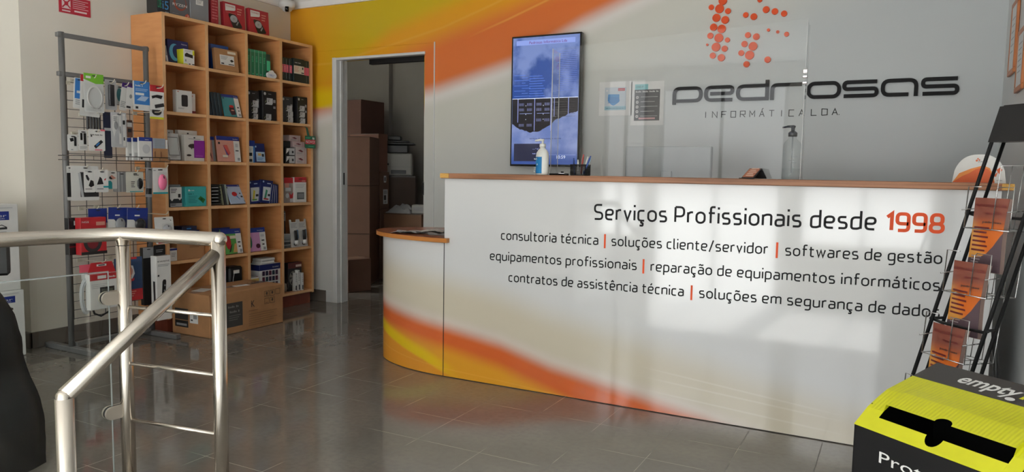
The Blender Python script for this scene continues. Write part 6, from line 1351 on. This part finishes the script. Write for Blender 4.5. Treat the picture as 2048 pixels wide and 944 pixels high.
def rack_leaflet(zt, label, wd=0.108, hh=0.21, bend=0.02):
    b = MB(); NX, NZ = 8, 12
    def P(u, v):
        z = zt - hh * 0.95 * (1 - v); x = 0.036 + wd * u - 0.004 * (1 - v)
        return (x, fy(zt, -0.034) - 0.010 * (1 - v) ** 2 + bend * (u - 0.5) ** 2 * 0.9 - 0.012 * math.sin(PI * v) * u - 0.012 * max(0.0, 0.3 - v) * u, z)
    for layer in range(1):
        vs = [P(i / NX, j / NZ) for j in range(NZ + 1) for i in range(NX + 1)]
        fs = [(j * (NX + 1) + i, j * (NX + 1) + i + 1, (j + 1) * (NX + 1) + i + 1, (j + 1) * (NX + 1) + i) for j in range(NZ) for i in range(NX)]
        b.add(vs, fs, M_LEAFLET, True)
    b.uv = [(i / NX, j / NZ) for j in range(NZ + 1) for i in range(NX + 1)]
    nv = len(b.v)
    for lay in (1, 2, 3):       # the sheets behind the front one
        b.add([(x + 0.0015 * lay, y + 0.003 * lay, z - 0.001 * lay) for x, y, z in vs], fs, K((150, 128, 120)), True)
    b.uv += [(0.9, 0.1)] * (len(b.v) - nv); 
    def lines(u0, u1, v0, v1, M):
        b.add([tuple(Vector(P(a, c)) + Vector((0, -0.0012, 0))) for a, c in ((u0, v0), ((u0 + u1) / 2, v0), (u1, v0), (u1, v1), ((u0 + u1) / 2, v1), (u0, v1))], [(0, 1, 4, 5), (1, 2, 3, 4)], M); b.uv.extend([(0, 0)] * 6)
    def words(st, u0, u1, v0, h, M):
        tv_, tf = text_mesh(st, 0.01, 2); xa = min(q[0] for q in tv_); xb = max(q[0] for q in tv_)
        b.add([tuple(Vector(P(u0 + (q[0] - xa) / (xb - xa) * (u1 - u0), v0 + q[1] / 0.727 * h)) + Vector((0, -0.0014, 0))) for q in tv_], tf, M); b.uv.extend([(0, 0)] * len(tv_))
    words('Informática Lda', .06, .96, .88, .05, MAR); words('desde 1998', .42, .86, .78, .035, MAR)
    words('pedrosas', .36, .92, .66, .032, K('dk')); b.uv.extend([])
    for k in range(6): lines(.08, .60 - .06 * (k % 2), .58 - k * .062, .605 - k * .062, MAR)
    for k in range(5): lines(.12, .46 - .04 * (k % 3), .19 - k * .04, .205 - k * .04, K((150, 134, 132)))
    o = b.build('brochure', None, (-0.078, 2.233, 0), (0, 0, R(-47.8)))
    return tag(o, label, 'brochure', 'orange brochures in the rack')
rack_leaflet(1.070, 'orange and grey brochure in the upper filled pocket of the leaflet rack')
rack_leaflet(0.896, 'orange and grey brochure in the middle filled pocket of the leaflet rack')
rack_leaflet(0.723, 'orange and grey brochure in the lowest visible pocket, just above the yellow box')

# ------------------------------------------------------------------ yellow and black collection box
t = empty('collection_box', 'yellow and black cardboard collection box with a slotted lid in the right foreground', 'box', (-0.063, 1.784, 0), R(-37.7))
BW, BD = 0.345, 0.265
YB = pal((206, 206, 32), 0.3, noise_amt=0.04, scale=20, name='yellow_coated_card'); KB = pal((19, 19, 20), 0.6, 0.0, 0.25, name='black_coated_card'); KT = pal((58, 56, 55), 0.4, name='charcoal_coated_card')
b = MB(); zf = 0.570
side = [(0, 0), (BD, 0), (BD, 0.665), (0.183, 0.660), (0.10, 0.637), (0.05, 0.612), (0.03, 0.597), (0, zf)]
# walls as thin card so the slot shows a dark inside
b.box(0, BW, 0, 0.003, 0, zf, KB); b.box(0, BW, BD - 0.003, BD, 0, 0.660, KB)
for x in (0.0, BW - 0.003): b.prism(side[:], x, x + 0.003, KB, ax='x')
b.box(0, BW, 0, BD, 0, 0.003, KB)
b.text('Protege', 0.068, 0.250, 0.508, 0.026, K('w'), 3)
b.build('body', t)
slot0, slot1 = 0.040, 0.318
b = MB(); L = lambda v: None
def ztop(v):
    pts_ = [(0, zf), (0.03, 0.597), (0.05, 0.613), (0.10, 0.638), (0.183, 0.661), (BD, 0.684)]
    for (a, za), (c_, zc) in zip(pts_[:-1], pts_[1:]):
        if v <= c_: return za + (zc - za) * (v - a) / (c_ - a)
    return pts_[-1][1]
nc = (slot0 + slot1) / 2 - 0.007
def front_edge(x):     # lower edge of the slot, with half of the finger hole
    d = abs(x - nc); base = 0.026
    return base - (math.sqrt(max(0, 0.018 ** 2 - d * d)) if d < 0.018 else 0)
def back_edge(x):
    d = abs(x - nc); base = 0.047
    return base + (math.sqrt(max(0, 0.018 ** 2 - d * d)) * 0.8 if d < 0.018 else 0)
cols = sorted(set([slot0 + (slot1 - slot0) * k / 20 for k in range(21)] + [nc + 0.018 * math.cos(PI * k / 12) for k in range(13)]))
# front flap
xs2 = [-0.001, slot0 - 0.0001] + cols + [slot1 + 0.0001, BW + 0.001]
n = len(xs2)
vs = [(x, -0.001, zf + 0.001) for x in xs2]
fe = [0.040 if (x < slot0 or x > slot1) else front_edge(x) for x in xs2]
vs += [(x, v, ztop(v) + 0.001) for x, v in zip(xs2, fe)]
b.add(vs, [(i, i + 1, n + i + 1, n + i) for i in range(n - 1)], YB)
b.build('front_flap', t)
b = MB()
rows = [None, 0.075, 0.10, 0.13, 0.16, 0.183]
be = [0.040 if (x < slot0 or x > slot1) else back_edge(x) for x in xs2]
vs = []
for r_i, v in enumerate(rows):
    for x, e2 in zip(xs2, be):
        vv = e2 if v is None else max(v, e2 + 0.0003 * r_i)
        lift = 0.010 * max(0, 1 - (vv - 0.04) / 0.10) if (slot0 <= x <= slot1) else 0.0
        vs.append((x, vv, ztop(vv) + 0.001 + lift))
fs = [(r_ * n + i, r_ * n + i + 1, (r_ + 1) * n + i + 1, (r_ + 1) * n + i) for r_ in range(len(rows) - 1) for i in range(n - 1)]
LB = NB('yellow_fluted_card'); LB.b.inputs['Base Color'].default_value = (*lin((206, 206, 32)), 1); LB.b.inputs['Roughness'].default_value = 0.3
tc_ = LB.n('ShaderNodeTexCoord'); wv_ = LB.n('ShaderNodeTexWave'); wv_.inputs['Scale'].default_value = 38.0; wv_.inputs['Distortion'].default_value = 0.3
LB.nt.links.new(tc_.outputs['Object'], wv_.inputs['Vector']); bp_ = LB.n('ShaderNodeBump'); bp_.inputs['Strength'].default_value = 0.22; bp_.inputs['Distance'].default_value = 0.002
LB.nt.links.new(wv_.outputs['Fac'], bp_.inputs['Height']); LB.nt.links.new(bp_.outputs[0], LB.b.inputs['Normal'])
b.add(vs, fs, LB.M, False)
b.build('lid_panel', t)
b = MB(); za, zb2 = ztop(0.183) + 0.0012, ztop(BD) + 0.0012
b.add([(-0.001, 0.183, za), (BW + .001, 0.183, za), (BW + .001, BD + .001, zb2), (-0.001, BD + .001, zb2)], [(0, 1, 2, 3)], KT)
b.add([(-0.001, BD + .001, zb2), (BW + .001, BD + .001, zb2), (BW + .001, BD + .001, zb2 - .03), (-0.001, BD + .001, zb2 - .03)], [(0, 3, 2, 1)], KT)
def toptext(st, x0, x1, v0, h, M, lv=1):
    tv_, tf = text_mesh(st, 0.02, 3); xa = min(q[0] for q in tv_); xb = max(q[0] for q in tv_)
    out = []
    for q in tv_:
        v = v0 + q[1] / 0.727 * h; x = x0 + (q[0] - xa) / (xb - xa) * (x1 - x0) + 0.25 * q[1] * h
        out.append((x, v, za + (zb2 - za) * (v - 0.183) / (BD - 0.183) + 0.0004 * lv))
    b.add(out, tf, M)
toptext('empty', 0.084, 0.212, 0.208, 0.040, K('w')); toptext('m', 0.222, 0.266, 0.208, 0.040, YB)
dp = [(0.211 + 0.010 * math.cos(a), 0.196 + 0.007 * math.sin(a)) for a in [2 * PI * k / 12 for k in range(12)]]
b.add([(x, v, za + (zb2 - za) * (v - 0.183) / (BD - 0.183) + 0.0008) for x, v in dp], [tuple(range(12))], K('w'))
b.build('lid_band', t)

# ------------------------------------------------------------------ far left: draped table, monitor, printer boxes
b = MB(); NA, NZ = 40, 22
cx, cy = -3.10, 1.274
vs = []
def drape_r(zn, a):
    # half sizes shrink towards the top
    hx = 0.27 + 0.10 * (1 - zn) ** 0.8; hy = 0.26 + 0.065 * (1 - zn) ** 0.8
    p = 5.0; c_, s_ = math.cos(a), math.sin(a)
    r = 1.0 / ((abs(c_) / hx) ** p + (abs(s_) / hy) ** p) ** (1 / p)
    return r + 0.022 * math.sin(a * 9 + 2 * zn) * (1 - zn) + 0.026 * noise.noise((c_ * 2.2, s_ * 2.2, zn * 3.0)) + 0.008 * noise.noise((c_ * 7, s_ * 7, zn * 9.0))
HT = 0.655
for j in range(NZ + 1):
    zn = j / NZ
    for k in range(NA):
        a = 2 * PI * k / NA; r = drape_r(zn, a)
        if zn > 0.93: r *= 1 - (zn - 0.93) * 0.9
        vs.append((r * math.cos(a), r * math.sin(a), HT * zn ** 0.97 + (0.012 * noise.noise((math.cos(a) * 3, math.sin(a) * 3, 7)) if j else 0)))
for rr_ in (0.6, 0.25):
    for k in range(NA):
        a = 2 * PI * k / NA; r = drape_r(1, a) * rr_; vs.append((r * math.cos(a), r * math.sin(a), HT + 0.012 * noise.noise((r * 20 * math.cos(a), r * 20 * math.sin(a), 1))))
vs.append((0, 0, HT))
fs = []
for j in range(NZ + 2):
    for k in range(NA): l = (k + 1) % NA; fs.append((j * NA + k, j * NA + l, (j + 1) * NA + l, (j + 1) * NA + k))
for k in range(NA): fs.append(((NZ + 2) * NA + k, (NZ + 2) * NA + (k + 1) % NA, len(vs) - 1))
b.add(vs, fs, pal((30, 30, 31), 0.5, 0.0, 0.3, noise_amt=0.1, name='black_plastic_sheet'), True)
tag(b.build('draped_table', None, (cx, cy, 0)), 'table wrapped in black plastic sheeting behind the glass at the far left', 'table')
t = empty('equipment_case', 'low black equipment case on the draped table, cut by the left edge', 'case', (-3.183, 1.423, HT + 0.014), R(61))
b = MB(); b.box(-0.26, 0.235, -0.06, 0.06, 0.020, 0.165, M_BLACK, 0.010); b.build('body', t)
for x_ in (-0.2, -0.02):
    b = MB(); b.box(x_ - 0.02, x_ + 0.02, -0.04, 0.04, 0, 0.021, M_BLACKGLOSS, 0.003); b.build('foot', t)
def printer_carton(z, h, lab, y0, w_=0.462):
    b = MB(); b.box(0, w_, 0, 0.30, 0, h, K('w'), 0.004)
    f = lambda u: u / w_
    deco(b, w_, h, [('r', .35, .89, .82, .92, 'bl'), ('t', 'brother', .50, .86, .855, .035, 'w'), ('t', 'at your side', .60, .84, .832, .014, 'w'), ('r', .52, .60, .70, .76, 'g'), ('r', .53, .585, .71, .75, 'w'), ('p', [(.74, .715), (.76, .76), (.80, .77), (.86, .74), (.86, .715)], 'dk'), ('p', [(.755, .735), (.77, .755), (.80, .76), (.84, .74)], 'w'), ('l', .5, .85, .68, 1, .02, 'g'), ('r', 0, .93, .955, .965, 'lg')])
    b.add([(w_ + 0.0006, 0.03, h * .7), (w_ + 0.0006, 0.12, h * .7), (w_ + 0.0006, 0.12, h * .85), (w_ + 0.0006, 0.03, h * .85)], [(0, 1, 2, 3)], K('lg'))
    return put(b, 'printer_carton', lab, 'box', (-4.50, y0, z), (0, 0, R(90)), 'white printer cartons at the far left')
printer_carton(0.0, 0.389, 'white printer carton with a blue name label, lower of the stack at the far left', 1.995)
printer_carton(0.390, 0.497, 'white printer carton with a blue name label, upper of the stack at the far left', 1.980)

# ------------------------------------------------------------------ storeroom things
GSt = 'cartons stacked in the storeroom'
def scarton(x0, x1, y, d, z0, z1, lab, col=(140, 98, 70), rz=0.0, items=(), name='carton', cat='carton', grp=GSt):
    b = MB(); w_, h = x1 - x0, z1 - z0
    b.box(0, w_, 0, d, 0, h, K(col, 0.7), 0.003); deco(b, w_, h, [('r', 0, 1, .985, 1, tuple(int(c * .7) for c in col))] + list(items))
    for k in (0.48,): b.box(w_ * k - 0.02, w_ * k + 0.02, -0.0004, d, h, h + 0.0006, K((120, 92, 66)))
    return put(b, name, lab, cat, (x0, y, z0), (0, 0, R(rz)), grp)
# nearest tall stack, turned so that two sides show
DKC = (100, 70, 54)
def turned(corner, w_, d_, z0, z1, rz, lab, col=DKC, items=()):
    """carton given by its near right corner"""
    x0, y0 = corner[0] - w_ * math.cos(R(rz)), corner[1] - w_ * math.sin(R(rz))
    return scarton(x0, x0 + w_, y0, d_, z0, z1, lab, col, rz, items)
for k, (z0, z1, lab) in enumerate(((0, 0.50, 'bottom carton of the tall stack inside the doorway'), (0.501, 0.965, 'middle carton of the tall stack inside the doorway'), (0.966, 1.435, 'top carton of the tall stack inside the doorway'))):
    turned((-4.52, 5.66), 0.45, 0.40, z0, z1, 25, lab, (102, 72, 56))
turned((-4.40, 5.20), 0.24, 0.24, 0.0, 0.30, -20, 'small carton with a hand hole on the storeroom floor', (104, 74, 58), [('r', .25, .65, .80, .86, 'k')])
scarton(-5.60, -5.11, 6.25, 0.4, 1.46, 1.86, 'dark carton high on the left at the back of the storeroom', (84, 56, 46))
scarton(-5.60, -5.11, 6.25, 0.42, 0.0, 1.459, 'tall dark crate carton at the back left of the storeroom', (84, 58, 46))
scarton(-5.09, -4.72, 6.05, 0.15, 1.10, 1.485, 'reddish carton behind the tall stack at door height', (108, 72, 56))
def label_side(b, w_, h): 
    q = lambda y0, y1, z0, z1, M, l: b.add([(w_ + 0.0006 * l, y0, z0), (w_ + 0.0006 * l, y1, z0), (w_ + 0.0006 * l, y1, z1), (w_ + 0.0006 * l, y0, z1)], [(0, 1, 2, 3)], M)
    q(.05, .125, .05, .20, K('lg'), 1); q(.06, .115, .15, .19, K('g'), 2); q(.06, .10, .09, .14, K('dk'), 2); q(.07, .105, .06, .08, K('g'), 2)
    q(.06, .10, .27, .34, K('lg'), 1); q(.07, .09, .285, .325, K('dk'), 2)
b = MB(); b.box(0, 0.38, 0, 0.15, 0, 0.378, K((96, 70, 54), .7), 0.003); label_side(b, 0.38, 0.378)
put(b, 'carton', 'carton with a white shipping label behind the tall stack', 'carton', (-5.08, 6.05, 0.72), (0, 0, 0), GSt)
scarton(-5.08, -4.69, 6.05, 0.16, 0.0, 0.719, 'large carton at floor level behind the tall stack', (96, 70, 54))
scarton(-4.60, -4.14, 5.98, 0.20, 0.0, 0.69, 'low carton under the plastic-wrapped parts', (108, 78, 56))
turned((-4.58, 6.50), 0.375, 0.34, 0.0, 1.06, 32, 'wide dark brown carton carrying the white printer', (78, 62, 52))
PO = (-4.64 - 0.32 * math.cos(R(32)), 6.515 - 0.32 * math.sin(R(32)))
t = empty('laser_printer', 'white laser printer on the brown carton in the storeroom', 'printer', (*PO, 1.0618), R(32))
PW = pal((176, 176, 170), 0.45)
b = MB(); b.box(0, 0.32, 0, 0.30, 0, 0.238, PW, 0.012); b.ink(0, 0.32, 0.092, 0.095, K('g'), 1); b.inkell(0.07, 0.12, 0.008, 0.012, K('k'), 1); b.build('body', t)
b = MB(); b.box(0.10, 0.26, -0.004, 0.01, 0.02, 0.058, K('k'), 0.003); b.build('paper_tray', t)
t = empty('flatbed_scanner', 'black multifunction machine stacked on the white printer', 'scanner', (*PO, 1.3004), R(32))
b = MB(); b.box(0.0, 0.28, 0, 0.28, 0, 0.09, K('k', 0.4), 0.01); b.box(-0.01, 0.345, -0.01, 0.28, 0.09, 0.112, K('k', 0.4), 0.006); b.build('body', t)
b = MB(); b.box(0.03, 0.29, 0.05, 0.27, 0.113, 0.135, K('dk', 0.4), 0.008); b.box(0.06, 0.20, 0.06, 0.25, 0.136, 0.185, K('k', 0.4), 0.008); b.build('document_feeder', t)
b = MB(); NG = 12; q_ = []
for i in range(NG + 1):
    for j in range(NG + 1):
        u, v = i / NG, j / NG; hgt = 0.10 * math.sin(PI * u) ** 0.5 * math.sin(PI * v) ** 0.5
        q_.append((u * 0.30, v * 0.18, hgt * (0.75 + 0.6 * noise.noise((u * 5, v * 5, 2)))))
b.add(q_, [(i * (NG + 1) + j, (i + 1) * (NG + 1) + j, (i + 1) * (NG + 1) + j + 1, i * (NG + 1) + j + 1) for i in range(NG) for j in range(NG)], pal((150, 152, 154), 0.25), False)
put(b, 'wrapped_parts', 'crumpled grey plastic-wrapped parts on the low carton in the storeroom', 'parcel', (-4.59, 5.99, 0.6908), (0, 0, 0), None)
b = MB(); b.box(0, 0.14, 0, 0.12, 0, 0.09, K((160, 160, 158)), 0.01); b.ink(0.02, 0.12, 0.03, 0.07, K('g'), 1)
put(b, 'small_box', 'pale grey box beside the plastic-wrapped parts', 'box', (-4.275, 6.0, 0.6908), (0, 0, R(14)), None)
